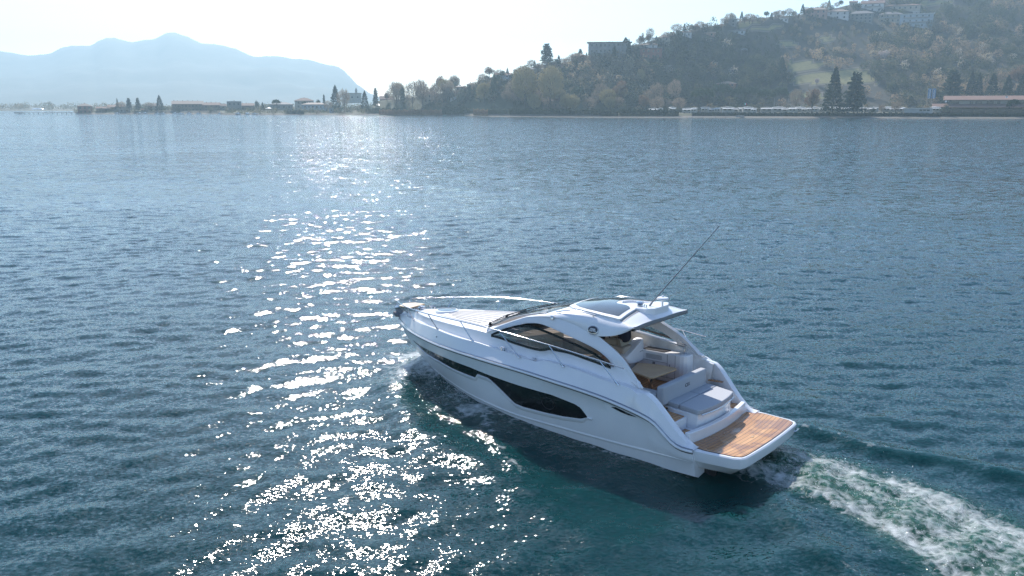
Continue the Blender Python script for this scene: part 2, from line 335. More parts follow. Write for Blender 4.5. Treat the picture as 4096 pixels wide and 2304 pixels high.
# ---- stern coaming wings, outer skin from the rub rail to the inner top edge
IY = sinterp([1.5, 1.2, 1.0, .88, .7, .47, .24, .0, -.1], [1.40, 1.375, 1.37, 1.35, 1.32, 1.29, 1.27, 1.25, 1.25])
IZ = sinterp([1.5, 1.2, 1.0, .88, .7, .47, .24, .0, -.1], [1.62, 1.47, 1.44, 1.37, 1.19, .93, .70, .535, .50])
rows = []
for x in np.linspace(1.22, -.06, 40):
    rows.append([(x, B(x)-.02, ZR(x)+.045), (x, B(x)-.03, ZR(x)*.5+ZD(x)*.5+.02), (x, min(DY(x), B(x)-.05), max(ZD(x), ZR(x)+.05)), (x, max(B(x)-.13, IY(x)+.05), max(IZ(x)-.015, ZR(x)+.05)), (x, IY(x)+.02, max(IZ(x), ZR(x)+.05)), (x, IY(x), max(IZ(x)-.01, ZR(x)+.04)), (x, IY(x)-.03, .50)])
MB().grid(rows).build('coaming', M['gel'], Y, ang=30)
MB().grid([[(x, -y, z) for x, y, z in q][::-1] for q in rows]).build('coaming', M['gel'], Y, ang=30)

# ---- cabin side arches with windows
def ysurf(z): return 1.36-.3*(z-1.75)
WT = sinterp([5.25, 5.11, 4.57, 4.28, 3.99, 3.61, 3.1, 2.63, 2.3, 2.06, 1.83], [1.95, 2.03, 2.26, 2.345, 2.375, 2.33, 2.23, 2.13, 2.04, 1.93, 1.775])
WB = sinterp([5.25, 5.1, 4.34, 3.86, 3.74, 3.6, 3.43, 3.04, 2.49, 1.83], [1.95, 1.96, 1.885, 1.855, 1.855, 1.88, 1.925, 1.925, 1.865, 1.775])
AT = sinterp([5.45, 5.15, 4.85, 4.55, 4.31, 4.0, 3.6, 3.1, 2.7, 2.41, 2.21, 1.96, 1.66, 1.47, 1.33, 1.2], [1.99, 2.15, 2.28, 2.40, 2.48, 2.53, 2.56, 2.50, 2.41, 2.34, 2.26, 2.14, 1.96, 1.79, 1.66, 1.49])
E1 = sinterp([5.75, 5.4, 5.0, 4.38, 4.02, 3.64, 3.17, 2.82, 2.22, 1.88, 1.60], [2.03, 2.11, 2.23, 2.46, 2.56, 2.64, 2.70, 2.72, 2.71, 2.68, 2.63])
E1Y = sinterp([5.75, 5.4, 5.0, 4.4, 3.6, 3.0, 2.2, 1.6], [1.08, 1.06, 1.03, .985, .98, .98, .99, 1.06])
E2 = sinterp([5.6, 5.45, 5.15, 4.31, 4.0, 3.6, 3.0, 2.5, 2.1, 1.8, 1.56], [1.99, 2.02, 2.16, 2.485, 2.545, 2.585, 2.61, 2.59, 2.57, 2.575, 2.615])
E2Y = sinterp([5.6, 5.15, 4.31, 3.6, 2.5, 1.8, 1.56], [1.22, 1.19, 1.13, 1.11, 1.14, 1.16, 1.13])
for s in (1, -1):
    low, top, fr = [], [], []
    X = np.linspace(5.45, 1.2, 120)
    gl = []
    for x in X:
        zs, zt = SZ(x), AT(x)
        inw = 1.86 < x < 5.2
        zb, zw = (WB(x), WT(x)) if inw else (zs*.5+zt*.5, zs*.5+zt*.5)
        zb = max(zb, zs+.005); zw = max(zw, zb+.002)
        ys = lambda z: SY(x)+(ysurf(zt)-SY(x))*min(1, max(0, (z-zs)/max(zt-zs, .01))) if zt-zs < .12 else SY(x)+(ysurf(z)-ysurf(zs))
        low.append([(x, s*ys(zs), zs-.01), (x, s*ys(zb), zb)][::-s])
        top.append([(x, s*ys(zw), zw), (x, s*(ys((zw+zt)/2)+.012), (zw+zt)/2), (x, s*ys(zt), zt)][::-s])
        if inw:
            f = min(.045, (zw-zb)*.5)
            gl.append((x, zb, zw, f, ys))
    b = MB(); b.grid(low); b.grid(top); b.build('cabin_arch', M['gel'], Y, ang=40, solid=.075)
    g = MB(); g.grid([[(x, s*(ys(zb+f)-.012), zb+f), (x, s*(ys((zb+zw)/2)-.008), (zb+zw)/2), (x, s*(ys(zw-f)-.012), zw-f)][::s] for x, zb, zw, f, ys in gl])
    sw = g.build('side_window', M['glass'], Y)
    g = MB(); g.grid([[(x, s*(ys(zb)+.004), zb-.012), (x, s*(ys(zb+f)+.002), zb+f)][::s] for x, zb, zw, f, ys in gl]); g.grid([[(x, s*(ys(zw-f)+.002), zw-f), (x, s*(ys(zw)+.004), zw+.012)][::s] for x, zb, zw, f, ys in gl])
    for xa in (5.11, 1.93):
        i = min(range(len(gl)), key=lambda k: abs(gl[k][0]-xa)); x, zb, zw, f, ys = gl[i]; r = []
        for (x, zb, zw, f, ys) in (gl[:i+1] if xa > 3 else gl[i:]): r.append([(x, s*(ys(zb)+.005), zb), (x, s*(ys(zw)+.005), zw)][::s])
        if len(r) > 1: g.grid(r)
    g.build('window_frame', M['black'], sw)
    # shoulder between arch and roof edge, and wing overhang behind
    rows = []
    for x in np.linspace(5.45, 1.56, 90):
        if x > 2.41: lo = (x, ysurf(AT(x)), AT(x)-.01)
        else:
            k = (2.41-x)/.85; lo = (x, 1.20+.03*sin(pi*k)-.10*k*k, 2.335+.10*k+.17*k**3)
        zz, yy = E2(min(x, 5.45)), E2Y(x)
        if x > 4.2: zz = max(zz, AT(x)+.012)
        rows.append([lo, (x, (lo[1]*.5+yy*.5)+.012, lo[2]*.5+zz*.5), (x, yy, zz), (x, (yy+E1Y(x))/2+.012, (zz+E1(x))/2+.012), (x, E1Y(x), E1(x))])
    rows = [[(x, s*y, z) for x, y, z in r][::-s] for r in rows]
    MB().grid(rows).build('roof_shoulder', M['gel'], Y, ang=32, solid=.05)
# hardtop
RC = sinterp([4.1, 3.6, 3.37, 2.8, 2.2, 1.9, 1.7, 1.5], [2.62, 2.735, 2.77, 2.83, 2.845, 2.825, 2.77, 2.66])
def roof_z(x, y):
    e = E1Y(x); return RC(x)+(E1(x)-RC(x))*(abs(y)/e)**2.2
rows = []
for i in range(36):
    row = []
    for k in np.linspace(0, 1, 14):
        x0 = 3.50+.42*k**2.2; x1 = 1.50+.04*k; x = x0+(x1-x0)*i/35
        row.append((x, E1Y(x)*k, roof_z(x, E1Y(x)*k)))
    rows.append(row)
MB().mgrid(rows).build('hardtop', M['gel'], Y, ang=40, solid=.05)
b = MB(); P = [(1.50+.04*abs(k), 1.10*k, roof_z(1.5, 1.0*k)-.045-(.0 if abs(k) < .99 else 0)) for k in np.linspace(-1, 1, 15)]
b.grid([[(p[0]-.005, p[1], p[2]+.045), (p[0]-.012, p[1], p[2]-.01), (p[0]+.02, p[1]*1.0, p[2]-.05), (p[0]+.25, p[1]*.95, p[2]-.06)] for p in P]); b.build('hardtop_edge', M['greyline'], Y, ang=50)
# ceiling liner under the hardtop
rows = [[(x, E1Y(x)*.97*k, roof_z(x, E1Y(x)*.9*k)-.13-.03*(1-k*k)) for k in np.linspace(-1, 1, 11)] for x in np.linspace(3.7, 1.62, 10)]
MB().grid(rows).build('ceiling', M['liner'], Y)
# sunroof frame + glass
fo = interp([3.56, 3.54, 3.3, 2.9, 2.4, 1.98, 1.93], [0.0, .62, .80, .93, 1.0, 1.03, .98]); go = interp([3.44, 3.43, 3.2, 2.9, 2.4, 2.06, 2.03], [.0, .55, .72, .84, .91, .93, .90])
fi = interp([2.52, 2.50, 2.42, 2.25, 2.1, 2.0, 1.93], [0, .12, .20, .22, .25, .36, .45]); gi = interp([2.62, 2.60, 2.52, 2.38, 2.25, 2.12, 2.03], [0, .14, .28, .31, .33, .40, .50])
def roof_patch(name, fo, fi, x0, x1, dz, m, par, solid=None, xin=None):
    b = MB(); rows = []
    for x in np.linspace(x0, x1, 70):
        a = fi(x) if x < xin else 0.0; c = max(fo(x), a+.002)
        rows.append([(x, c+(a-c)*k/6, roof_z(x, c+(a-c)*k/6)+dz) for k in range(7)][::-1])
    b.mgrid(rows); return b.build(name, m, par, ang=50, solid=solid)
sf = roof_patch('sunroof_frame', fo, fi, 3.555, 1.94, .045, M['gel'], Y, .05, 2.52)
roof_patch('sunroof_glass', go, gi, 3.43, 2.04, .052, M['roofglass'], sf, None, 2.62)
b = MB()
rows = [[(x, y, roof_z(x, y)+.006) for y in np.linspace(-1.02, 1.02, 25)] for x in (1.95, 1.86)]; b.grid(rows); b.build('roof_gutter', M['greyline'], Y)
# aerial pod, whip aerial, satellite puck, horn
b = MB(); b.prism([(1.98, -.55), (2.12, -.30), (2.16, .25), (2.05, .42), (1.72, .38), (1.60, .2), (1.60, -.35), (1.72, -.58)][::-1], lambda x, y: roof_z(x, y)-.02, lambda x, y: 2.865-.0*y); pod = b.build('aerial_pod', M['gel'], Y, smooth=False, bevel=.03)
b = MB(); b.tube([(1.86, .02, 2.85), (1.80, .015, 2.93)], .022, 8); b.tube([(1.80, .015, 2.93), (1.60, .01, 3.17)], .016, 8)
b.tube([(1.60, .01, 3.17), (.33, 0, 4.65)], .014, 8, r1=.007); b.tube([(.345, 0, 4.635), (.32, 0, 4.665)], .014, 8); b.build('whip_aerial', M['greyline'], Y)
b = MB(); b.tube([(1.62, -.12, 2.84), (1.62, -.12, 3.0)], .022, 10); b.lathe([(0, -.035), (.05, -.035), (.13, -.015), (.135, .0), (.12, .02), (.05, .04), (0, .045)], (1.62, -.12, 3.03), 24); b.lathe([(.03, .035), (.02, .07), (0, .075)], (1.62, -.12, 3.03), 10); b.build('satellite_puck', M['gel'], Y)
b = MB(); b.lathe([(.0, -.03), (.06, -.02), (.09, .02), (.08, .05), (0, .06)], (2.03, .12, 2.90), 18); b.build('horn', M['steel'], Y)
for hx, hy in ((1.85, .22), (1.78, .26)): b = MB(); b.tube([(hx, hy, 2.86), (hx, hy, 2.93)], .013); b.build('light_stub', M['steel'], Y)
# roof grab rails, side light, roof vents
for s in (1, -1):
    b = MB(); P = spline([(3.62, s*1.0, 2.665), (3.3, s*1.01, 2.735), (2.95, s*1.02, 2.755), (2.55, s*1.03, 2.735)], 6); b.tube(P, .014, 8)
    for q in (3.5, 2.62): b.tube([(q, s*1.02, E1(q)-.03), (q, s*1.015, E1(q)+.035)], .011, 6)
    b.build('roof_grab_rail', M['steel'], Y)
    b = MB(); b.lathe([(0, .05), (.03, .045), (.042, .02), (.045, -.03), (.02, -.05), (0, -.05)], (3.62, s*1.15, 2.56), 14); b.build('side_light', M['lens'], Y)

# windscreen
bx = lambda y: 6.02-.42*(y/1.06)**2-.0*abs(y); rows = []
for k in np.linspace(1, -1, 25):
    y = k; row = []
    p0 = np.array((bx(1.03*y), 1.03*y, 2.035+.0*y*y-.01)); p1 = np.array((3.50+.42*abs(k)**2.2, .965*k, roof_z(3.5+.42*abs(k)**2.2, .96*k)+.0))
    for t in np.linspace(0, 1, 10):
        p = p0+(p1-p0)*t; p[2] += .085*sin(pi*t); row.append(tuple(p))
    rows.append(row)
ws = MB().grid(rows).build('windscreen', M['glass_ws'], Y)
b = MB()
for r in (rows[0], rows[-1]):
    q = [(x, y*1.0, z+.012) for x, y, z in r]; s = 1 if r[0][1] > 0 else -1
    b.grid([[(x, y+s*.03, z), (x, y-s*.05, z+.004)] for x, y, z in q])
b.grid([[(r[0][0]+.03, r[0][1], r[0][2]-.005), (r[0][0]*.94+r[3][0]*.06-.0, r[0][1], r[0][2]*.94+r[3][2]*.06+.01)] for r in rows]); b.grid([[(r[-1][0]+.09, r[-1][1], r[-1][2]-.02), (r[-1][0]-.03, r[-1][1], r[-1][2]+.008)] for r in rows])
b.build('windscreen_seal', M['black'], ws, smooth=False)
# pillar skins joining foredeck to the roof beside the windscreen
for s in (1, -1):
    r2 = []
    for t in np.linspace(0, 1, 16):
        i = t*9; r = rows[0] if s > 0 else rows[-1]; a = int(min(i, 8)); q = np.array(r[a])*(1-(i-a))+np.array(r[a+1])*(i-a)
        x = q[0]; r2.append([(x, s*max(E1Y(x), abs(q[1])+.05), max(E1(x), q[2]-.01)), (q[0], q[1]-s*.02, q[2]+.018)][::-s])
    MB().grid(r2).build('windscreen_pillar', M['gel'], Y, ang=50)
def ws_pt(k, t, off=.03):
    r0 = rows[int(round((1-k)*12))]; i = t*9; a = int(min(i, 8)); q = np.array(r0[a])*(1-(i-a))+np.array(r0[a+1])*(i-a); return (q[0]+off*.3, q[1], q[2]+off)
for k0, k1 in ((.78, .42), (-.05, -.42), (-.5, -.85)):
    b = MB(); b.tube([ws_pt(k0, -.0, .04), ws_pt((k0+k1)/2, .22, .06), ws_pt(k1, .42, .04)], .011, 6); b.tube([ws_pt(k0*.75+k1*.25, .12, .025), ws_pt(k1*1.02, .52, .025)], .008, 5)
    b.lathe([(.035, -.04), (.035, .05), (.015, .07), (0, .07)], ws_pt(k0, 0, .0), 10); b.build('wiper', M['rubber'], Y)

# ---- guard rails
RY = sinterp([9.75, 9.4, 8.69, 7.33, 6.05, 4.76, 3.3, 1.98, 1.40], [.22, .46, .86, 1.37, 1.54, 1.62, 1.68, 1.71, 1.72])
RZ = sinterp([9.75, 9.4, 8.69, 7.33, 6.05, 4.76, 3.3, 1.98, 1.40], [2.02, 2.06, 2.11, 2.19, 2.21, 2.18, 2.10, 1.99, 1.93])
posts = [(8.73, .57, 8.66), (7.27, 1.10, 7.33), (5.75, 1.43, 6.05), (4.22, 1.58, 4.76), (2.96, 1.62, 3.3), (1.60, 1.59, 1.98)]
rails = {}
for s in (1, -1):
    P = [(x, s*RY(x), RZ(x)) for x in np.linspace(1.38, 9.4, 60)]
    P += spline([(9.4, s*RY(9.4), RZ(9.4)), (9.68, s*.30, 2.05), (9.80, s*.25, 2.0), (9.76, s*.235, 1.93), (9.36, s*.22, 1.76)], 6)[1:]
    b = MB(); b.tube(P, .0135, 10); rl = b.build('guard_rail', M['steel'], Y, ang=60)
    for bx_, by_, tx in posts:
        b = MB(); top = Vector((tx, s*RY(tx), RZ(tx))); bot = Vector((bx_, s*by_, ZD(bx_)-.01))
        b.tube([bot, bot+(top-bot)*.16], .020, 8); b.tube([bot, top], .0125, 8); b.lathe([(.035, 0), (.03, .02), (.02, .025)], tuple(bot), 10); b.build('stanchion', M['steel'], rl)
def cleat(c, d, m=M['steel'], L=.24):
    d = Vector(d).normalized(); c = Vector(c); b = MB()
    b.tube([c-d*L/2+Vector((0, 0, .055)), c-d*L*.25+Vector((0, 0, .075)), c+d*L*.25+Vector((0, 0, .075)), c+d*L/2+Vector((0, 0, .055))], .014, 8)
    for q in (-.06, .06): b.tube([c+d*q*.6, c+d*q+Vector((0, 0, .07))], .016, 8)
    return b.build('cleat', m, Y)
for s in (1, -1):
    cleat((4.75, s*1.50, 1.70), (1, 0, 0)); cleat((.72, s*1.52, .96), (.72, .1*s, .55), L=.30); cleat((8.9, s*.30, 1.84), (1, -.3*s, 0), L=.2)
    b = MB(); b.lathe([(.055, 0), (.05, .015), (.02, .02), (0, .02)], (3.85, s*1.50, 1.665), 16); b.build('filler_cap', M['steel'], Y)
    b = MB(); b.lathe([(.022, 0), (.018, .012), (0, .014)], (7.2, s*(B(7.2)-.07), 1.60), 12, axis='y'); b.build('drain_fitting', M['steel'], Y)
    # black name badge on the quarter
    b = MB(); pts = [(1.72, 1.075), (1.60, 1.095), (1.30, 1.065), (1.16, 1.02), (1.12, .99), (1.32, .985), (1.50, 1.01)]
    pts = [(x, min(z, ZR(x)-.07)-.02) for x, z in pts]
    b.add([(x, s*(hull_y(x, z)+.012), z) for x, z in pts], [tuple(range(len(pts)))[::s]]); b.build('quarter_badge', M['black'], Y, smooth=False)

# ---- cockpit
FZ = .93
b = MB(); b.prism([(2.85, 1.24), (2.85, -1.24), (5.1, -1.25), (5.1, 1.25)][::-1], FZ-.04, FZ+.002); b.build('saloon_floor', M['beige'], Y, smooth=False)
b = MB(); b.prism([(1.0, 1.22), (1.0, -1.22), (2.848, -1.24), (2.848, 1.24)][::-1], FZ-.04, FZ); b.build('cockpit_floor', M['teak_dry'], Y, smooth=False)
b = MB()
for s in (1, -1):
    rows = []
    for x in np.linspace(5.2, .98, 40):
        zt = SZ(x)-.02 if x > 1.45 else IZ(x)-.01; yy = min(SY(x), 1.33)-.09 if x > 1.45 else IY(x)-.05
        rows.append([(x, s*1.22, FZ-.02), (x, s*1.235, (FZ+zt)/2), (x, s*yy, zt), (x, s*(yy+.07), zt+.015)][::-s])
    b.grid(rows)
b.build('cockpit_liner', M['liner'], Y, ang=40)
b = MB(); b.grid([[(5.1, -1.25, .9), (5.1, 1.25, .9)], [(5.15, -1.25, 1.7), (5.15, 1.25, 1.7)]]); b.build('cabin_bulkhead', M['beige_hard'], Y)
# dashboard
b = MB(); b.prism([(3.75, -1.18), (5.55, -1.12), (5.75, 0), (5.55, 1.12), (4.3, 1.18), (4.1, .15), (3.75, .1)], lambda x, y: 1.2, lambda x, y: 1.80+.11*min(max((5.0-x), 0), .6)+.12*(1 if y < 0 else 0)*(1 if x < 4.6 else 0)); b.build('dashboard', M['beige_hard'], Y, smooth=False, bevel=.05)
b = MB(); b.prism([(3.95, .25), (4.9, .25), (4.9, 1.1), (4.3, 1.12)], 1.8, lambda x, y: 2.03 if x < 4.5 else 1.95); b.build('companion_cover', M['beige'], Y, smooth=False, bevel=.04)
b = MB(); P = [(3.42+.05*sin(a), -.62+.19*cos(a), 1.80+.19*sin(a)) for a in np.linspace(0, 2*pi, 25)]; b.tube(P, .016, 8)
for a in (pi/2, pi*7/6, pi*11/6): b.tube([(3.46, -.62, 1.80), (3.42+.05*sin(a), -.62+.19*cos(a), 1.80+.19*sin(a))], .014, 6)
b.tube([(3.44, -.62, 1.80), (3.8, -.62, 1.78)], .04, 8); b.build('steering_wheel', M['rubber'], Y)
# helm seat shell with logo side, seat cushion, opening
hs = MB(); prof = [(1.33, .50), (1.36, .66), (1.45, .73), (1.62, .76), (1.80, .76), (1.86, .72), (1.87, .40)]
ctr = -.70
rows = []
for z, wd in prof:
    row = []
    for k in np.linspace(0, 2*pi, 33)[:-1]:
        c_, s_ = cos(k), sin(k); e = .55; X = abs(c_)**e*(1 if c_ > 0 else -1)*.13; Yv = abs(s_)**e*(1 if s_ > 0 else -1)*wd*.52
        row.append((2.67+X+.10*(z-1.4), ctr+.03+Yv, z-max(0, z-1.45)*.80*(Yv+.38)/.76))
    rows.append(row)
hs.grid(rows, closed=True); n = len(prof)*32; hs.F += [tuple(range(32))[::-1], tuple(range(n-32, n))]
seat = hs.build('helm_seat', M['gel'], Y, ang=60, sub=1)
b = MB(); b.lathe([(0, -.05), (.075, -.05), (.10, .0), (.105, .012), (.085, .015), (.07, -.03), (0, -.03)], (0, 0, 0), 20, axis='x'); oh = b.build('seat_opening', M['greyline'], seat); oh.location = (2.575, -.86, 1.50); oh.rotation_euler = (0, 0, pi); oh.scale = (1, 1.5, .75)
b = MB(); b.box((2.98, ctr, 1.64), (.55, .72, .16)); b.build('seat_cushion', M['beige'], seat, smooth=False, bevel=.05)
b = MB(); b.box((2.98, ctr, 1.24), (.40, .55, .62)); b.build('seat_base', M['gel'], seat, smooth=False, bevel=.05)
# galley counter
gc = MB(); gc.prism([(2.70, -.93), (2.70, -1.26), (1.44, -1.26), (1.44, -1.10), (1.47, -1.02), (1.53, -.965), (1.61, -.935), (1.72, -.925)], FZ, 1.60); gal = gc.build('galley_unit', M['gel'], Y, smooth=False, bevel=.03)
b = MB(); b.prism([(2.58, -.96), (2.58, -1.20), (1.98, -1.20), (2.02, -.96)], 1.603, 1.618); b.build('hob_cover', mat('dark_hob', (.028, .022, .022), .35), gal, smooth=False, bevel=.004)
b = MB(); b.prism([(1.94, -.97), (1.94, -1.17), (1.62, -1.17), (1.62, -1.0)], 1.602, 1.606); b.build('sink', M['liner'], gal, smooth=False)
b = MB(); b.tube([(1.60, -1.16, 1.60), (1.60, -1.16, 1.80)], .024, 10); b.tube([(1.60, -1.16, 1.76), (1.84, -1.12, 1.78)], .014, 8); b.tube([(1.60, -1.16, 1.81), (1.80, -1.13, 1.83)], .007, 6); b.build('faucet', M['steel'], gal)
b = MB()
for k in range(5): b.box((2.27, -.927, 1.515-.022*k), (.42, .012, .008))
b.build('vent_grille', M['greyline'], gal, smooth=False)
b = MB()
for x, z, dx, dz in ((1.92, 1.30, .006, .55), (1.72, 1.30, .006, .55), (2.28, 1.37, .70, .006), (2.28, 1.13, .70, .006)): b.box((x, -.925, z), (dx, .008, dz))
b.build('door_gap', M['groove'], gal, smooth=False)
for lx, lw_ in ((2.27, .07), (1.86, .022)): b = MB(); b.box((lx, -.935, 1.31), (lw_, .02, .085)); b.build('door_latch', M['greyline'], gal, smooth=False)
b = MB(); b.box((2.05, -.925, 1.04), (.70, .014, .010)); b.build('toe_rail', M['greyline'], gal, smooth=False)
# table
tb = MB(); tb.prism([(2.36, -.50), (2.40, -.44), (2.22, .16), (2.16, .22), (1.60, .40), (1.53, .35), (1.46, -.52), (1.52, -.62), (1.95, -.62)][::-1], 1.365, 1.405); tt = tb.build('table', M['tabletop'], Y, smooth=False, bevel=.012)
b = MB(); b.tube([(1.87, -.12, FZ), (1.87, -.12, 1.37)], .045, 16); b.tube([(1.87, -.12, 1.16), (1.87, -.12, 1.22)], .056, 16); b.lathe([(.11, 0), (.10, .02), (.05, .03)], (1.87, -.12, FZ), 18); b.tube([(1.84, -.05, 1.25), (1.87, .06, 1.25)], .012, 6); b.build('table_pedestal', M['steel'], tt)
# port settee
b = MB(); b.prism([(1.15, .62), (2.05, .62), (2.5, .75), (2.5, 1.22), (1.15, 1.22)], FZ, 1.12); st = b.build('port_settee', M['gel'], Y, smooth=False, bevel=.02)
b = MB(); b.prism([(1.17, .62), (2.05, .62), (2.48, .76), (2.48, 1.12), (1.17, 1.15)], 1.125, 1.25); b.build('settee_cushion', M['cushion'], st, smooth=False, bevel=.04)
b = MB(); b.prism([(1.40, 1.10), (2.48, 1.07), (2.48, 1.19), (1.35, 1.22)], 1.25, lambda x, y: 1.40+.14*(x-1.3)); b.build('settee_backrest', M['cushion'], st, smooth=False, bevel=.03)
b = MB(); b.prism([(2.9, .45), (4.0, .45), (4.0, 1.2), (2.9, 1.2)], FZ, 1.42); c2 = b.build('chaise_base', M['liner'], Y, smooth=False, bevel=.02)
b = MB(); b.prism([(2.75, .50), (3.95, .50), (3.95, 1.18), (2.75, 1.18)], 1.42, lambda x, y: 1.56+max(0, (2.95-x))*.9); b.build('chaise_cushion', M['beige'], c2, smooth=False, bevel=.04)
# aft sunpad: base box, cushions, backrest, steel bar
aft = lambda y: .245-.10*(1-(y/.8)**2)
P = [(1.12, .60), (.82, .70), (aft(.74)+.03, .74)]+[(aft(y)+.05, y) for y in np.linspace(.70, -.78, 9)]+[(aft(-.8)+.06, -.82), (1.12, -1.08)]
b = MB(); b.prism(P, .60, .955); pb = b.build('sunpad_base', M['gel'], Y, smooth=False, bevel=.025)
sx = .74
P1 = [(1.06, .56), (.80, .64), (sx+.01, .62)]+[(sx+.01, y) for y in (-.32,)]; 
b = MB(); b.prism([(1.07, .60), (sx+.008, .66), (sx+.008, -.26), (1.07, -.26)], .955, 1.055); b.build('sunpad_cushion', M['cushion'], pb, smooth=False, bevel=.025)
b = MB(); b.prism([(1.07, -.268), (sx+.008, -.268), (sx+.008, -1.02), (1.07, -1.08)], .955, 1.055); b.build('sunpad_cushion', M['cushion'], pb, smooth=False, bevel=.025)
b = MB(); b.prism([(sx-.008, .66), (aft(.74)+.03, .76)]+[(aft(y), y) for y in np.linspace(.72, -.80, 11)]+[(aft(-.82)+.03, -.86), (sx-.008, -1.0)], .955, 1.055); b.build('sunpad_cushion', M['cushion'], pb, smooth=False, bevel=.025)
b = MB(); b.tube([(aft(y)-.02, y, .955) for y in np.linspace(.70, -.80, 14)], .015, 8); b.build('sunpad_rail', M['steel'], pb)
b = MB(); b.prism([(1.00, .80), (1.16, .84), (1.13, -1.0), (.97, -.98)][::-1], lambda x, y: 1.0, lambda x, y: 1.40+.01*(y < 0)); br = b.build('backrest', M['cushion'], Y, smooth=False, bevel=.035)
# transom riser, side steps
ris = lambda y: .17-.13*(1-(y/1.3)**2)
yy = np.linspace(1.25, -1.25, 21); b = MB()
P = [(ris(y), y) for y in yy]+[(ris(-1.25)+.11, -1.26), ]+[(ris(y)+.11, y) for y in yy[::-1]][1:]
b.prism(P, .47, .74); b.prism([(.16, 1.25), (.30, 1.25), (1.05, 1.25), (1.05, -1.25), (.12, -1.25), (.12, 0)][::-1], .45, .645); b.build('transom_riser', M['gel'], Y, smooth=False, bevel=.02)
b = MB(); b.prism([(.22, .92), (.46, .88), (.46, 1.24), (.24, 1.24)], .648, .665); b.build('side_step', M['teak'], Y, smooth=False)
b = MB(); b.prism([(.16, -.90), (.16, -1.24), (.50, -1.24), (.50, -1.0)][::-1], .648, .665); b.build('side_step', M['teak'], Y, smooth=False)
b = MB(); b.prism([(.50, .74), (.50, 1.24), (1.02, 1.24), (1.02, .66)][::-1], .45, .87); us = b.build('upper_step', M['gel'], Y, smooth=False, bevel=.015)
b = MB(); b.prism([(.54, .78), (.54, 1.2), (1.0, 1.2), (1.0, .70)][::-1], .872, .885); b.build('step_tread', M['teak'], us, smooth=False)
b = MB(); b.prism([(.50, -1.02), (.50, -1.24), (1.02, -1.24), (1.02, -1.08)], .45, .87); us = b.build('upper_step', M['gel'], Y, smooth=False, bevel=.015)
b = MB(); b.prism([(.54, -1.10), (.54, -1.22), (1.0, -1.22), (1.0, -1.12)], .872, .885); b.build('step_tread', M['teak'], us, smooth=False)
b = MB(); b.lathe([(0, .012), (.035, .014), (.055, .008), (.055, -.01)], (.58, .775, .78), 16, axis='y'); b.tube([(.58, .79, .80), (.57, .82, .76)], .014, 6); b.build('deck_shower', M['steel'], Y)
b = MB(); b.prism([(1.02, -1.16), (.70, -1.20), (.70, -1.27), (1.02, -1.27)][::-1], 1.08, 1.10); b.build('corner_step', M['teak'], Y, smooth=False)
# swim platform
def pout(o=0, n=13):
    P = [(.03, 1.47-o), (-.25, 1.45-o), (-.80, 1.38-o), (-.93+o*.5, 1.32-o), (-.985+o, 1.22-o)]
    P += [(-.99+o-.045*(1-(y/1.22)**2), y) for y in np.linspace(1.10-o, -1.10+o, n)]
    return P+[(x, -y) for x, y in P[:5][::-1]]
O = pout(); I2 = pout(.05)
rows = []
for z, sx_, o in ((.10, 1, .30), (.115, 1, .20), (.30, 1, .03), (.45, 1, .0), (.50, 1, .0), (.52, 1, .025)):
    q = pout(o); rows.append([(x+(.0 if z > .2 else (.12 if x < -.5 else 0)), y, z) for x, y in q])
b = MB(); b.grid(rows); b.F.append(tuple(range(len(b.V)-len(O), len(b.V)))); b.F.append(tuple(range(len(O)))[::-1]); plat = b.build('swim_platform', M['gel'], Y, ang=30)
T = [(ris(y)-.01, y) for y in np.linspace(-1.20, 1.20, 21)]
q = pout(.075); T = [(.16, 1.27), (.05, 1.33), (-.25, 1.36), (-.78, 1.29), (-.90, 1.22)]+[(-.925-.045*(1-(y/1.22)**2), y) for y in np.linspace(1.1, -1.1, 13)]+[(-.90, -1.22), (-.78, -1.29), (-.25, -1.36), (.05, -1.33), (.16, -1.27)]+T
b = MB(); b.prism(T, .515, .528); b.build('platform_teak', M['teak'], plat, smooth=False)
bo = MB(); bo.tube([(x*1.0-.004, y*1.004, .524) for x, y in T[:24]], .007, 5); bo.build('teak_margin', mat('caulk', (.02, .015, .012), .5), plat)
b = MB(); b.box((-.62, .12, .5305), (.05, .09, .006), rz=.15); b.build('deck_plate', M['tabletop'], plat, smooth=False)
b = MB(); b.tube([(-1.045, -.93, .44), (-1.085, -.95, .45), (-1.075, -1.12, .45), (-1.03, -1.14, .44)], .015, 8); b.build('platform_handle', M['steel'], plat)
b = MB(); b.box((-.70, -1.40, .36), (.38, .07, .17)); b.build('ladder_box', M['black'], plat, smooth=False, bevel=.015)
b = MB(); b.tube([(.0, .95, .12), (-.20, 1.0, -.2)], .035, 8); b.box((-.14, .95, -.02), (.24, .10, .34)); b.build('drive_leg', M['rubber'], Y, smooth=False, bevel=.02)

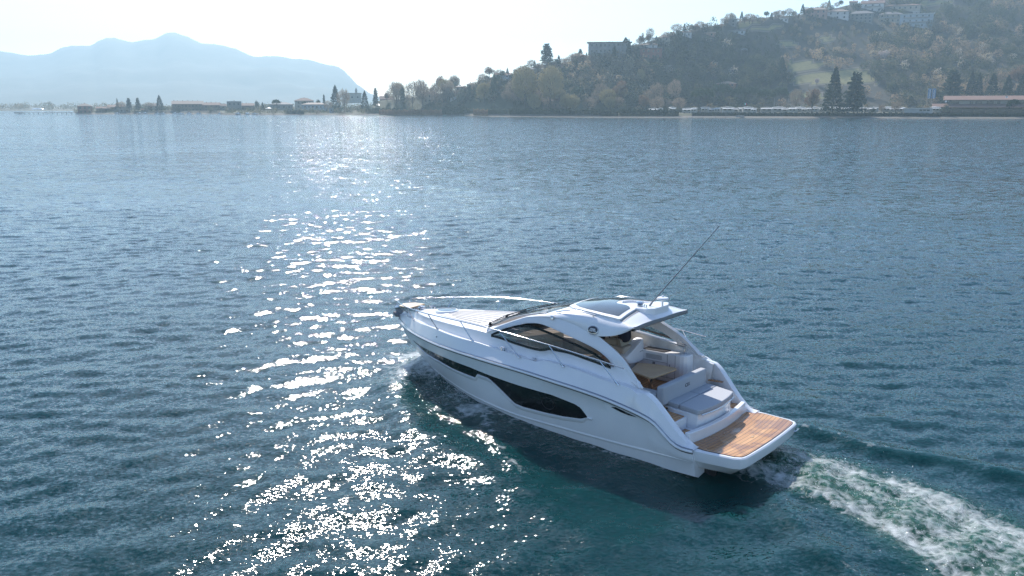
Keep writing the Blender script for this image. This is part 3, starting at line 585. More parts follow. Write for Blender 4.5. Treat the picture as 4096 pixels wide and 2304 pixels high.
# ---- lettering
def text(name, body, m, size, mtx, parent, extrude=.003, align='CENTER', bold=0.0):
    c = bpy.data.curves.new(name, 'FONT'); c.body = body; c.size = size; c.extrude = extrude; c.align_x = align; c.align_y = 'CENTER'; c.offset = bold; c.space_line = .62
    t = bpy.data.objects.new(name, c); COL.objects.link(t); me = bpy.data.meshes.new_from_object(t); bpy.data.objects.remove(t); me.materials.clear(); me.materials.append(m)
    o = bpy.data.objects.new(name, me); COL.objects.link(o); o.parent = parent; o.matrix_local = mtx; return o
def frame(o, ux, uy):
    ux = Vector(ux).normalized(); uy = Vector(uy); uz = ux.cross(uy).normalized(); uy = uz.cross(ux)
    m = Matrix((ux, uy, uz)).transposed().to_4x4(); m.translation = Vector(o); return m
nz = Vector((0, .88, -.12))
for s in (1, -1):
    ct = Vector((2.50, s*1.188, 2.455)); mt = frame(ct, (-s*1, .0, .0), (0, -s*.32, .95))
    b = MB(); b.lathe([(.0, .012), (.105, .012), (.122, .008), (.122, .0)], (0, 0, 0), 30); lg = b.build('maker_badge', M['lens'], Y); lg.matrix_local = mt; lg.scale = (1.15, .72, 1)
    b = MB(); b.lathe([(.0, .016), (.10, .016), (.105, .014)], (0, 0, 0), 30); pl = b.build('badge_plate', M['ink'], lg)
    t = text('lettering', 'sessa\nmarine', M['logo'], .062, Matrix.Translation((0, -.002, .018)) @ Matrix.Diagonal((.87, 1.39, 1, 1)), lg, .002, bold=.0012)
    b = MB(); b.tube([(-.06, -.12, .004), (-.03, -.145, .004), (0, -.13, .004), (.03, -.145, .004), (.07, -.16, .004)], .006, 5); b.build('badge_ribbon', M['greyline'], lg)
text('lettering', 'C3X', M['ink'], .105, frame((.985, -.15, 1.235), (0, -1, 0), (0.0, 0, 1)), br, .004, bold=.002)
text('lettering', 'C3X', M['ink'], .10, frame((2.61, -.90, 1.73), (0, -1, 0), (.1, 0, 1)), seat, .012, bold=.002)
for s in (1, -1):
    x0 = 1.40; z0 = ZR(1.4)-.11; text('lettering', 'C3X', M['lens'], .055, frame((x0, s*(hull_y(x0, z0)+.016), z0), (-s*1, .10, -.12), (0, 0, 1)), Y, .001)

# ------------------------------------------------------------------ water
cosP, sinP = cos(CAM_P), sin(CAM_P)
def at(px, py, D):        # world point seen at photo pixel (px, py) at ground distance D
    u = (1152-py)/CAM_F; t = D/(cosP+u*sinP); return Vector(((px-2048)/CAM_F*t, D, CAM_H+(-sinP+u*cosP)*t))
def pix(x, D, z):
    d = D*cosP-(z-CAM_H)*sinP; return 2048+CAM_F*x/d, 1152-CAM_F*((z-CAM_H)*cosP+D*sinP)/d
def graded(lo, hi, a, b, step, g):
    v = list(np.arange(a, b, step)); s = step
    while v[-1] < hi: s *= g; v.append(v[-1]+s)
    s = step
    while v[0] > lo: s *= g; v.insert(0, v[0]-s)
    return np.array(v)
gx = graded(-2600, 2600, -21, 21, .085, 1.028); gy = graded(-30, 3400, 9, 46, .085, 1.012)
XX, YY = np.meshgrid(gx, gy, indexing='xy')
dx = np.gradient(gx)[None, :]*np.ones_like(YY); dy = np.gradient(gy)[:, None]*np.ones_like(XX)
r2 = np.random.default_rng(3); Z = np.zeros_like(XX)
main = radians(112)
def waves(n, l0, l1, slope, spread, main=main):
    global Z
    ph_tot = np.zeros_like(XX)
    for i in range(n):
        L = l0*(l1/l0)**r2.random(); th = main+r2.normal(0, spread); k = 2*pi/L; kx, ky = k*cos(th), k*sin(th)
        A = slope/k*math.sqrt(2/n); sp = np.hypot(dx*cos(th), dy*sin(th)); att = np.clip((L/sp-3)/4, 0, 1)
        ph = kx*XX+ky*YY+r2.random()*6.28; Z += A*att*(np.sin(ph)+.22*np.cos(2*ph))
waves(14, 3.2, 8.5, .010, .25); waves(26, .9, 2.2, .044, .34); waves(44, .40, .95, .082, .60)
def seg_dist(P, X=XX, Yc=YY):      # distance to polyline and parameter along it (0..1), signed side
    P = np.array(P, float); L = np.hypot(*np.diff(P, axis=0).T); S_ = np.concatenate([[0], np.cumsum(L)]); best = np.full(X.shape, 1e9); par = np.zeros(X.shape); sgn = np.zeros(X.shape)
    for i in range(len(P)-1):
        a, d = P[i], P[i+1]-P[i]; t = np.clip(((X-a[0])*d[0]+(Yc-a[1])*d[1])/(d@d), 0, 1)
        q = np.sqrt((X-a[0]-t*d[0])**2+(Yc-a[1]-t*d[1])**2+.0025); m = q < best; best[m] = q[m]; par[m] = ((S_[i]+t*L[i])/S_[-1])[m]; sgn[m] = np.sign(d[0]*(Yc-a[1])-d[1]*(X-a[0]))[m]
    return best, par, sgn
box_ = (slice(int(np.searchsorted(gy, 4)), int(np.searchsorted(gy, 30))), slice(int(np.searchsorted(gx, -12)), int(np.searchsorted(gx, 21))))
Xb, Yb = XX[box_], YY[box_]
def gauss(q, w): return np.exp(-(q/w)**2)
def vnoise(x, y, seed, sc):      # smooth value noise
    r = np.random.default_rng(seed); T = r.random((257, 257)); x = x/sc+77; y = y/sc+91; xi = np.floor(x).astype(int); yi = np.floor(y).astype(int); fx = x-xi; fy = y-yi; fx = fx*fx*(3-2*fx); fy = fy*fy*(3-2*fy)
    g = lambda a, c: T[a % 257, c % 257]
    return (g(xi, yi)*(1-fx)+g(xi+1, yi)*fx)*(1-fy)+(g(xi, yi+1)*(1-fx)+g(xi+1, yi+1)*fx)*fy
def fbm(x, y, seed, sc, n=4): return sum(vnoise(x, y, seed+i, sc/2**i)/2**i for i in range(n))/sum(1/2**i for i in range(n))
foam = np.zeros_like(Xb); churn = np.zeros_like(Xb); dz = np.zeros_like(Xb); calm = np.zeros_like(Xb)
# propeller wake
C = [(3.9, 15.5), (5.28, 14.86), (5.95, 14.35), (6.65, 13.55), (7.25, 12.6), (7.65, 11.6), (7.95, 10.4), (8.3, 8.5), (8.6, 6)]
q, t, sg = seg_dist(C, Xb, Yb); wdt = .70+1.30*t; edge = 1-np.clip((q-wdt*.55)/(wdt*.75), 0, 1)
streak = .6*fbm((Xb*.55-Yb*.83)*.32, (Xb*.83+Yb*.55)*1.5, 20, .5)+.4*fbm(Xb, Yb, 23, .35)
foam = np.maximum(foam, edge*(.25+.82*(streak-.26))*np.clip(t*16, 0, 1)*(1-.15*t)+.16*gauss(q-wdt*.72, .22)*np.clip(t*8, 0, 1))
churn = np.maximum(churn, edge*.95*np.clip(t*8, 0, 1)); dz += edge*(fbm(Xb, Yb, 31, .42)-.5)*.26+.07*gauss(q, .6)*np.clip(t*6, 0, 1)
# side ridges of the wake
for P, a in (([(4.9, 16.6), (6.63, 16.5), (7.54, 15.46), (8.79, 14.86), (10.5, 13.6), (13, 12)], .14), ([(3.9, 13.6), (4.75, 13.5), (4.9, 12.6), (5.0, 11.6), (5.3, 10.4), (5.6, 9)], .10)):
    q, t, sg = seg_dist(P, Xb, Yb); dz += a*gauss(q, .33)*np.clip(t*6, 0, 1); foam = np.maximum(foam, .36*gauss(q-.05, .22)*np.clip((fbm(Xb, Yb, 77, .5)-.42)*4, 0, 1)*np.clip(t*6, 0, 1)*(1-t*.6))
q = np.hypot((Xb-3.75)/1.0, (Yb-13.75)/.65); dz -= .16*gauss(q, 1)
# bow wave, port side arm
bow = np.array([(-2.05, 20.95), (-1.21, 18.5), (.04, 17.1), (1.66, 15.65), (3.36, 14.3)])
arm = [(-2.3, 21.5), (-2.78, 20.6), (-2.95, 19.6), (-2.75, 18.2), (-2.2, 16.6), (-1.5, 15.6), (-.6, 14.8), (.2, 13.5), (1.07, 12.33), (1.9, 11.6), (3.0, 10.9)]
q, t, sg = seg_dist(arm, Xb, Yb); dz += .13*gauss(q, .5)*np.clip(1.1-t, 0, 1)
qh, th_, sh_ = seg_dist(bow, Xb, Yb)
near = gauss(qh, 1.3)*np.clip(1.6*(.72-th_), 0, 1)
n1 = fbm(Xb, Yb, 51, .7)
foam = np.maximum(foam, gauss(q, .38)*np.clip(1.1-3.6*t, 0, 1)*(.38+.75*n1)); foam = np.maximum(foam, gauss(q-.25, .9)*np.clip(.95-4.0*t, 0, 1)*(.20+.75*n1))
foam = np.maximum(foam, gauss(qh, .17)*(.30+.42*np.clip(.6-th_, 0, 1)+.3*(n1-.5))); foam = np.maximum(foam, near*(.08+.72*n1)*.9)
hq = np.hypot(Xb+2.05, Yb-20.9); foam = np.maximum(foam, gauss(hq, 1.15)*(.45+.6*n1)); dz += .24*gauss(hq, .5)+.10*gauss(qh, .5)*np.clip(1-th_*1.6, 0, 1)
foam = np.maximum(foam, gauss(np.hypot((Xb+.85)/.55, (Yb-17.75)/.65), 1)*(.30+.5*n1))
ins = gauss(qh, 1.7)*(q > .0); churn = np.maximum(churn, .40*gauss(qh, 1.1)); dz += near*(n1-.5)*.22
calm = np.maximum(calm, .75*gauss(qh, 1.3))
wline = [(-.75, 17.6), (-.60, 16.9), (-.45, 16.3), (-.30, 15.6), (-.10, 14.9), (.25, 14.2)]
q, t, sg = seg_dist(wline, Xb, Yb); foam = np.maximum(foam, gauss(q+.35*(fbm(Xb, Yb, 61, .35)-.5), .085)*.62*(1-.5*t)*(.5+fbm(Xb, Yb, 64, .4))); dz += .05*gauss(q, .18)
# starboard arm (far side)
q, t, sg = seg_dist([(-1.8, 21.3), (-.6, 21.6), (1.5, 20.9), (4.5, 19.6), (8, 17.6), (11, 16)], Xb, Yb); dz += .10*gauss(q, .45)*(1-t)
foam = np.maximum(foam, .5*gauss(q, .25)*np.clip(.5-t, 0, 1)*n1*2)
Z[box_] = Z[box_]*(1-.55*calm)+dz
nxg, nyg = len(gx), len(gy); V = np.stack([XX, YY, Z], -1).reshape(-1, 3)
idx = np.arange(nxg*nyg).reshape(nyg, nxg); F = np.stack([idx[:-1, :-1], idx[:-1, 1:], idx[1:, 1:], idx[1:, :-1]], -1).reshape(-1, 4)
ff = np.zeros_like(XX); ff[box_] = foam; cc = np.zeros_like(XX); cc[box_] = churn
def water_mat():
    m = bpy.data.materials.new('lake_water'); m.use_nodes = True; t = m.node_tree; N = t.nodes.new; L = t.links.new; b = t.nodes['Principled BSDF']
    b.inputs['Subsurface Weight'].default_value = 1.0; b.inputs['Subsurface Radius'].default_value = (.5, 1.0, .9); b.inputs['Subsurface Scale'].default_value = 1.2; b.inputs['Roughness'].default_value = .062; b.inputs['IOR'].default_value = 1.33; b.inputs['Specular IOR Level'].default_value = .5
    tc = N('ShaderNodeTexCoord'); fw = N('ShaderNodeAttribute'); fw.attribute_name = 'far'; acc = None
    # surface slopes of the small ripples, as vectors, so that they keep their strength at every distance
    for sx_, sy_, k, det, far in ((1.5, 3.2, .44, 4, 0), (12.0, 18.0, 1.02, 3, 0), (1.0, 2.6, 1.5, 3, 1)):
        mp = N('ShaderNodeMapping'); mp.inputs['Rotation'].default_value = (0, 0, -radians(20)); mp.inputs['Scale'].default_value = (sx_, sy_, 1); L(tc.outputs['Object'], mp.inputs[0])
        n = N('ShaderNodeTexNoise'); n.inputs['Scale'].default_value = 1; n.inputs['Detail'].default_value = det; n.inputs['Roughness'].default_value = .6; n.inputs['Distortion'].default_value = .3; L(mp.outputs[0], n.inputs['Vector'])
        v = N('ShaderNodeVectorMath'); v.operation = 'SUBTRACT'; v.inputs[1].default_value = (.5, .5, .5); L(n.outputs['Color'], v.inputs[0])
        w_ = N('ShaderNodeVectorMath'); w_.operation = 'MULTIPLY'; w_.inputs[1].default_value = (k*.62, k, 0); L(v.outputs[0], w_.inputs[0])
        if far: sc_ = N('ShaderNodeVectorMath'); sc_.operation = 'SCALE'; L(w_.outputs[0], sc_.inputs[0]); L(fw.outputs['Fac'], sc_.inputs['Scale']); w_ = sc_
        if acc is None: acc = w_
        else: a = N('ShaderNodeVectorMath'); a.operation = 'ADD'; L(acc.outputs[0], a.inputs[0]); L(w_.outputs[0], a.inputs[1]); acc = a
    gm = N('ShaderNodeMapping'); gm.inputs['Rotation'].default_value = (0, 0, -radians(20)); gm.inputs['Scale'].default_value = (.035, .11, 1); L(tc.outputs['Object'], gm.inputs[0])
    gn = N('ShaderNodeTexNoise'); gn.inputs['Scale'].default_value = 1; gn.inputs['Detail'].default_value = 3; L(gm.outputs[0], gn.inputs['Vector']); gr_ = N('ShaderNodeMapRange'); gr_.inputs[1].default_value = .33; gr_.inputs[2].default_value = .67; gr_.inputs[3].default_value = .72; gr_.inputs[4].default_value = 1.18; L(gn.outputs[0], gr_.inputs[0])
    gs = N('ShaderNodeVectorMath'); gs.operation = 'SCALE'; L(acc.outputs[0], gs.inputs[0]); L(gr_.outputs[0], gs.inputs['Scale']); acc = gs
    at_ = N('ShaderNodeAttribute'); at_.attribute_name = 'foam'; ch = N('ShaderNodeAttribute'); ch.attribute_name = 'churn'
    cn = N('ShaderNodeTexNoise'); cn.inputs['Scale'].default_value = 5.5; cn.inputs['Detail'].default_value = 7; cn.inputs['Distortion'].default_value = .8; L(tc.outputs['Object'], cn.inputs['Vector'])
    cm = N('ShaderNodeMath'); cm.operation = 'MULTIPLY'; L(ch.outputs['Fac'], cm.inputs[0]); L(cn.outputs[0], cm.inputs[1]); cm2 = N('ShaderNodeMath'); cm2.operation = 'MULTIPLY'; cm2.inputs[1].default_value = .16; L(cm.outputs[0], cm2.inputs[0])
    bp = N('ShaderNodeBump'); bp.inputs['Strength'].default_value = 1; bp.inputs['Distance'].default_value = 1; L(cm2.outputs[0], bp.inputs['Height']); ad_ = N('ShaderNodeVectorMath'); ad_.operation = 'ADD'; L(bp.outputs[0], ad_.inputs[0]); L(acc.outputs[0], ad_.inputs[1]); nm = N('ShaderNodeVectorMath'); nm.operation = 'NORMALIZE'; L(ad_.outputs[0], nm.inputs[0]); L(nm.outputs[0], b.inputs['Normal'])
    big = N('ShaderNodeTexNoise'); big.inputs['Scale'].default_value = .05; big.inputs['Detail'].default_value = 2; L(tc.outputs['Object'], big.inputs['Vector'])
    bc = N('ShaderNodeMix'); bc.data_type = 'RGBA'; bc.inputs[6].default_value = (.002, .032, .039, 1); bc.inputs[7].default_value = (.002, .040, .042, 1); L(big.outputs[0], bc.inputs[0])
    c2 = N('ShaderNodeMix'); c2.data_type = 'RGBA'; c2.inputs[7].default_value = (.012, .075, .050, 1); L(ch.outputs['Fac'], c2.inputs[0]); L(bc.outputs[2], c2.inputs[6]); L(c2.outputs[2], b.inputs['Base Color'])
    # lacy foam
    n1 = N('ShaderNodeTexNoise'); n1.inputs['Scale'].default_value = 4.5; n1.inputs['Detail'].default_value = 9; n1.inputs['Roughness'].default_value = .72; n1.inputs['Distortion'].default_value = 1.2; L(tc.outputs['Object'], n1.inputs['Vector'])
    th = N('ShaderNodeMath'); th.operation = 'ADD'; L(n1.outputs[0], th.inputs[0]); L(at_.outputs['Fac'], th.inputs[1])
    vo = N('ShaderNodeTexVoronoi'); vo.inputs['Scale'].default_value = 7.0; vw = N('ShaderNodeVectorMath'); vw.operation = 'MULTIPLY_ADD'; vw.inputs[1].default_value = (.25, .25, .25); L(n1.outputs['Color'], vw.inputs[0]); L(tc.outputs['Object'], vw.inputs[2]); L(vw.outputs[0], vo.inputs['Vector'])
    vm = N('ShaderNodeMath'); vm.operation = 'MULTIPLY_ADD'; vm.inputs[1].default_value = .42; L(vo.outputs['Distance'], vm.inputs[0]); L(th.outputs[0], vm.inputs[2]); v2 = N('ShaderNodeMath'); v2.operation = 'SUBTRACT'; v2.inputs[1].default_value = .17; L(vm.outputs[0], v2.inputs[0]); th = v2
    mr = N('ShaderNodeMapRange'); mr.inputs[1].default_value = .80; mr.inputs[2].default_value = 1.28; mr.inputs[4].default_value = .7; L(th.outputs[0], mr.inputs[0])
    fo_ = N('ShaderNodeBsdfPrincipled'); fo_.inputs['Base Color'].default_value = (.86, .89, .89, 1); fo_.inputs['Roughness'].default_value = .35
    fb = N('ShaderNodeBump'); fb.inputs['Distance'].default_value = .10; L(n1.outputs[0], fb.inputs['Height']); L(fb.outputs[0], fo_.inputs['Normal'])
    mx = N('ShaderNodeMixShader'); L(mr.outputs[0], mx.inputs[0]); L(b.outputs[0], mx.inputs[1]); L(fo_.outputs[0], mx.inputs[2]); L(mx.outputs[0], t.nodes['Material Output'].inputs[0])
    return m
wtr = fast_mesh('lake_water', V, F, water_mat(), smooth=True); wtr['kind'] = 'structure'
for nm, ar in (('foam', ff), ('churn', cc), ('far', np.clip((np.hypot(XX, YY)-22)/75, 0, 1))):
    a = wtr.data.attributes.new(nm, 'FLOAT', 'POINT'); a.data.foreach_set('value', ar.astype(np.float32).ravel())

# spray thrown up at the bow and behind the platform: droplets and torn lumps of water
def spray(name, label, cs):
    V, F = [], []; r = np.random.default_rng(5)
    for (c, n, sx, sy, sz, s0) in cs:
        for i in range(n):
            p = np.array(c)+r.normal(0, 1, 3)*(sx, sy, .0)+np.array((0, 0, abs(r.normal(0, sz)))); s = s0*r.gamma(2, .5); k = len(V)
            q = r.normal(0, 1, (4, 3)); q /= np.linalg.norm(q, axis=1)[:, None]
            V += list(p+q*s); F += [(k, k+1, k+2), (k, k+2, k+3), (k, k+3, k+1), (k+1, k+3, k+2)]
    o = fast_mesh(name, V, F, mat('spray_water', (.82, .86, .88), .3)); return tag(o, label, 'spray', kind='stuff')
spray('bow_spray', 'white spray thrown up where the bow cuts the water',
      [((-2.1, 20.9, .05), 1500, .22, .22, .16, .007), ((-2.35, 20.5, .03), 1400, .30, .4, .10, .006), ((-1.7, 19.7, .05), 700, .25, .5, .06, .005), ((-1.3, 18.7, .02), 500, .22, .35, .05, .005)])
spray('wake_spray', 'white droplets thrown up in the foaming wake behind the platform',
      [((5.9, 14.3, .03), 1200, .5, .5, .06, .006), ((6.9, 13.0, .03), 1200, .5, .7, .06, .006), ((7.6, 11.5, .03), 900, .5, .7, .05, .006), ((4.9, 15.0, .0), 400, .3, .3, .07, .005)])

# ------------------------------------------------------------------ far shore: terrain
SK = interp([-300, 1450, 1520, 1600, 1700, 1800, 1881, 1922, 1963, 2031, 2072, 2112, 2153, 2262, 2303, 2383, 2493, 2548, 2645, 2714, 2755, 2900, 3000, 3150, 3280, 3400, 3700, 4100, 4800],
            [414, 412, 405, 398, 385, 364, 345, 325, 310, 300, 288, 272, 262, 250, 240, 215, 188, 176, 152, 130, 115, 92, 72, 62, 36, 12, -38, -100, -190])
DR = interp([-300, 1500, 2000, 2500, 3000, 3500, 4100, 4800], [640, 600, 560, 570, 640, 720, 800, 900])
DS = interp([-300, 284, 290, 600, 880, 884, 1200, 1500, 1880, 1950, 2400, 3000, 4096, 4900], [1500, 1500, 606, 612, 622, 566, 560, 552, 536, 490, 455, 440, 409, 395])
ZF = interp([-300, 290, 880, 1500, 1900, 2100, 2700, 3400, 4200], [.6, .8, .9, 1.0, 1.3, 1.6, 2.1, 2.4, 2.5])
def ground_z(px, D):
    ds = DS(px); dr = DR(px); d0 = ds+max(8, min(75, (dr-ds)*.42)); zf = ZF(px)
    if D < ds: return -.5-(ds-D)*.05
    if D < d0:
        e = D-ds; return min(zf, e*.10-.05+ (max(0, e-9)*.5 if px > 2400 else max(0, e-5)*.3))
    zr = at(px, SK(px), dr).z
    if px < 1500: zr = min(zr, zf+1.5)
    if D < dr:
        t = (D-d0)/(dr-d0); return zf+(max(zr, zf)-zf)*(t**1.15)
    return max(zr, zf)-(D-dr)*(.02 if px > 1500 else .0)
def px_of(x, D): return 2048+x*CAM_F/(D*cosP)
def inpoly(x, y, P):
    c = False; j = len(P)-1
    for i in range(len(P)):
        if (P[i][1] > y) != (P[j][1] > y) and x < (P[j][0]-P[i][0])*(y-P[i][1])/(P[j][1]-P[i][1])+P[i][0]: c = not c
        j = i
    return c
MEADOW = [[(3139, 237), (3180, 247), (3294, 245), (3400, 250), (3375, 256), (3280, 270), (3185, 286), (3146, 284)],
          [(3150, 318), (3226, 296), (3330, 285), (3443, 276), (3490, 290), (3510, 335), (3172, 335)],
          [(3000, 112), (3130, 98), (3145, 112), (3010, 128)], [(2925, 92), (3060, 70), (3080, 85), (2950, 112)], [(3115, 160), (3170, 160), (3190, 185), (3120, 185)],
          [(3270, 155), (3330, 145), (3350, 160), (3290, 170)], [(3660, 12), (3760, 0), (3850, 0), (3700, 32)], [(3150, 365), (3200, 365), (3300, 380), (3290, 400), (3160, 400)]]
cols = list(range(-260, 4880, 16)); tv = []; cl = []
nr = 74
for c_ in cols:
    ds, dr = DS(c_), DR(c_)
    for j in range(nr):
        D = ds-6+(1.1*j if j < 14 else 15.4+(dr+60-ds-9.4)*((j-14)/(nr-15))**1.12)
        if ds > 1400: D = dr+300+j*3; z = -2.2
        else: z = ground_z(c_, D)
        x = (c_-2048)/CAM_F*D*cosP
        if j > 16: z += (fbm(np.array([x]), np.array([D]), 8, 30)[0]-.5)*2.4*(min(1, (j-16)/20))*(c_ > 1500)
        p = pix(x, D, z); tv.append((x, D, z))
        g = any(inpoly(p[0], p[1], P) for P in MEADOW) and c_ > 2800
        cl.append(1.0 if g else (.55 if ds+9 < D < ds+60 else 0.) if D > ds+9 else .25)
V = np.array(tv); idx = np.arange(len(V)).reshape(len(cols), nr); F = np.stack([idx[:-1, :-1], idx[1:, :-1], idx[1:, 1:], idx[:-1, 1:]], -1).reshape(-1, 4)
def terrain_mat():
    m = bpy.data.materials.new('hill_ground'); m.use_nodes = True; t = m.node_tree; N = t.nodes.new; L = t.links.new; b = t.nodes['Principled BSDF']; b.inputs['Roughness'].default_value = .95
    a = N('ShaderNodeAttribute'); a.attribute_name = 'cover'; tc = N('ShaderNodeTexCoord'); n = N('ShaderNodeTexNoise'); n.inputs['Scale'].default_value = .12; n.inputs['Detail'].default_value = 8; L(tc.outputs['Object'], n.inputs['Vector'])
    ad = N('ShaderNodeMath'); ad.operation = 'MULTIPLY_ADD'; ad.inputs[1].default_value = .12; L(n.outputs[0], ad.inputs[0]); L(a.outputs['Fac'], ad.inputs[2])
    r = N('ShaderNodeValToRGB'); e = r.color_ramp.elements; e[0].position = .08; e[0].color = (.050, .045, .030, 1); e[1].position = 1.0; e[1].color = (.26, .24, .09, 1)
    for p, c in ((.22, (.062, .055, .035, 1)), (.30, (.19, .165, .13, 1)), (.42, (.20, .17, .135, 1)), (.55, (.10, .105, .05, 1)), (.70, (.14, .135, .07, 1))): k = e.new(p); k.color = c
    L(ad.outputs[0], r.inputs[0]); n2 = N('ShaderNodeTexNoise'); n2.inputs['Scale'].default_value = .5; n2.inputs['Detail'].default_value = 6; L(tc.outputs['Object'], n2.inputs['Vector'])
    mx = N('ShaderNodeMix'); mx.data_type = 'RGBA'; mx.blend_type = 'MULTIPLY'; mx.inputs[0].default_value = .6; L(r.outputs[0], mx.inputs[6]); L(n2.outputs[0], mx.inputs[7]); L(mx.outputs[2], b.inputs['Base Color'])
    return m
ter = fast_mesh('hillside', V, F, terrain_mat(), smooth=True); ter['kind'] = 'structure'
a = ter.data.attributes.new('cover', 'FLOAT', 'POINT'); a.data.foreach_set('value', np.array(cl, np.float32))
# opposite shore strip and the mountain
b = MB(); b.grid([[(x, 925+6*sin(x*.03), .0-.3), (x, 935, 1.2), (x, 1400, 3)] for x in np.linspace(-800, -150, 40)]); o = b.build('far_shore', mat('far_ground', (.10, .10, .07), .9)); o['kind'] = 'structure'
mtn = sinterp([-1600, -800, -300, 0, 41, 83, 144, 193, 235, 270, 317, 392, 414, 447, 480, 511, 552, 602, 649, 671, 698, 716, 763, 827, 890, 954, 1034, 1097, 1177, 1240, 1320, 1367, 1399, 1417, 1423, 1439, 1454, 1480, 1530, 1600, 1750],
              [150, 170, 182, 197, 206, 212, 222, 219, 210, 193, 183, 183, 168, 154, 151, 159, 168, 160, 154, 141, 131, 130, 143, 172, 178, 194, 227, 224, 234, 239, 259, 270, 302, 321, 332, 341, 353, 372, 392, 408, 419])
rows = []
PX = np.unique(np.concatenate([np.linspace(-1600, 1750, 200), np.linspace(1380, 1480, 30)]))
for j in range(26):
    t = j/25; D = 1750+1250*t; row = []
    for p in PX:
        top = at(p, mtn(p), 3000).z; x = (p-2048)/CAM_F*3000*cosP*(D/3000)
        nz_ = (fbm(np.array([x]), np.array([D]), 40, 260)[0]-.5)*150*sin(pi*t)
        hgt = -2+(top+2)*(t**1.5)+nz_*min(1, top/120)*(t if t < 1 else 0)
        if t == 1: hgt += (vnoise(np.array([x]), np.array([0.]), 5, 14)[0]-.5)*3.5
        row.append((x, D, max(hgt, -2)))
    rows.append(row)
rows.append([(x, D+500, -2) for x, D, z in rows[-1]])
o = MB().grid(rows).build('mountain', mat('mountain_wood', (.055, .06, .04), .95, noise=(.02, (.09, .085, .06), .35, .65)), ang=0); o['kind'] = 'structure'

# ------------------------------------------------------------------ vegetation
def foliage(name, c1, c2, trans=.25):
    m = bpy.data.materials.new(name); m.use_nodes = True; t = m.node_tree; N = t.nodes.new; L = t.links.new; b = t.nodes['Principled BSDF']; b.inputs['Roughness'].default_value = .8; b.inputs['Specular IOR Level'].default_value = .2
    oi = N('ShaderNodeObjectInfo'); tc = N('ShaderNodeTexCoord'); n = N('ShaderNodeTexNoise'); n.inputs['Scale'].default_value = 3.5; n.inputs['Detail'].default_value = 4; L(tc.outputs['Object'], n.inputs['Vector'])
    a = N('ShaderNodeMath'); a.operation = 'MULTIPLY_ADD'; a.inputs[1].default_value = .5; L(oi.outputs['Random'], a.inputs[0]); L(n.outputs[0], a.inputs[2])
    r = N('ShaderNodeMapRange'); r.inputs[1].default_value = .35; r.inputs[2].default_value = 1.1; L(a.outputs[0], r.inputs[0])
    x = N('ShaderNodeMix'); x.data_type = 'RGBA'; x.inputs[6].default_value = (*c1, 1); x.inputs[7].default_value = (*c2, 1); L(r.outputs[0], x.inputs[0]); L(x.outputs[2], b.inputs['Base Color'])
    tl = N('ShaderNodeBsdfTranslucent'); L(x.outputs[2], tl.inputs[0]); ms = N('ShaderNodeMixShader'); ms.inputs[0].default_value = trans; L(b.outputs[0], ms.inputs[1]); L(tl.outputs[0], ms.inputs[2]); L(ms.outputs[0], t.nodes['Material Output'].inputs[0])
    return m
FM = dict(bare=foliage('bare_twigs', (.17, .135, .10), (.32, .25, .18), .4), willow=foliage('budding_twigs', (.27, .22, .10), (.36, .29, .15)), russet=foliage('russet_twigs', (.20, .12, .075), (.30, .19, .11)),
          conifer=foliage('dark_needles', (.018, .030, .020), (.035, .055, .030)), cedar=foliage('blue_needles', (.025, .042, .032), (.045, .07, .045)), pine=foliage('pine_needles', (.028, .048, .022), (.05, .075, .03)),
          round=foliage('evergreen_leaves', (.030, .045, .022), (.06, .075, .035)), blossom=foliage('pale_blossom', (.42, .36, .34), (.55, .47, .44), .4), olive=foliage('olive_leaves', (.09, .10, .065), (.14, .15, .10)))
BARK = mat('bark', (.075, .06, .048), .9, noise=(2, (.05, .04, .033), .4, .6))
def quads(P, sx, sy, r, axis=None):
    n = len(P); a = r.normal(0, 1, (n, 3)) if axis is None else axis+r.normal(0, .35, (n, 3)); a /= np.linalg.norm(a, axis=1)[:, None]
    c = np.cross(a, r.normal(0, 1, (n, 3))); c /= np.linalg.norm(c, axis=1)[:, None]
    a = a*np.reshape(sx, (-1, 1))/2; c = c*np.reshape(sy, (-1, 1))/2
    V = np.stack([P-a-c, P+a-c*.6, P+a+c*.6, P-a+c], 1).reshape(-1, 3); return V, np.arange(4*n).reshape(n, 4)
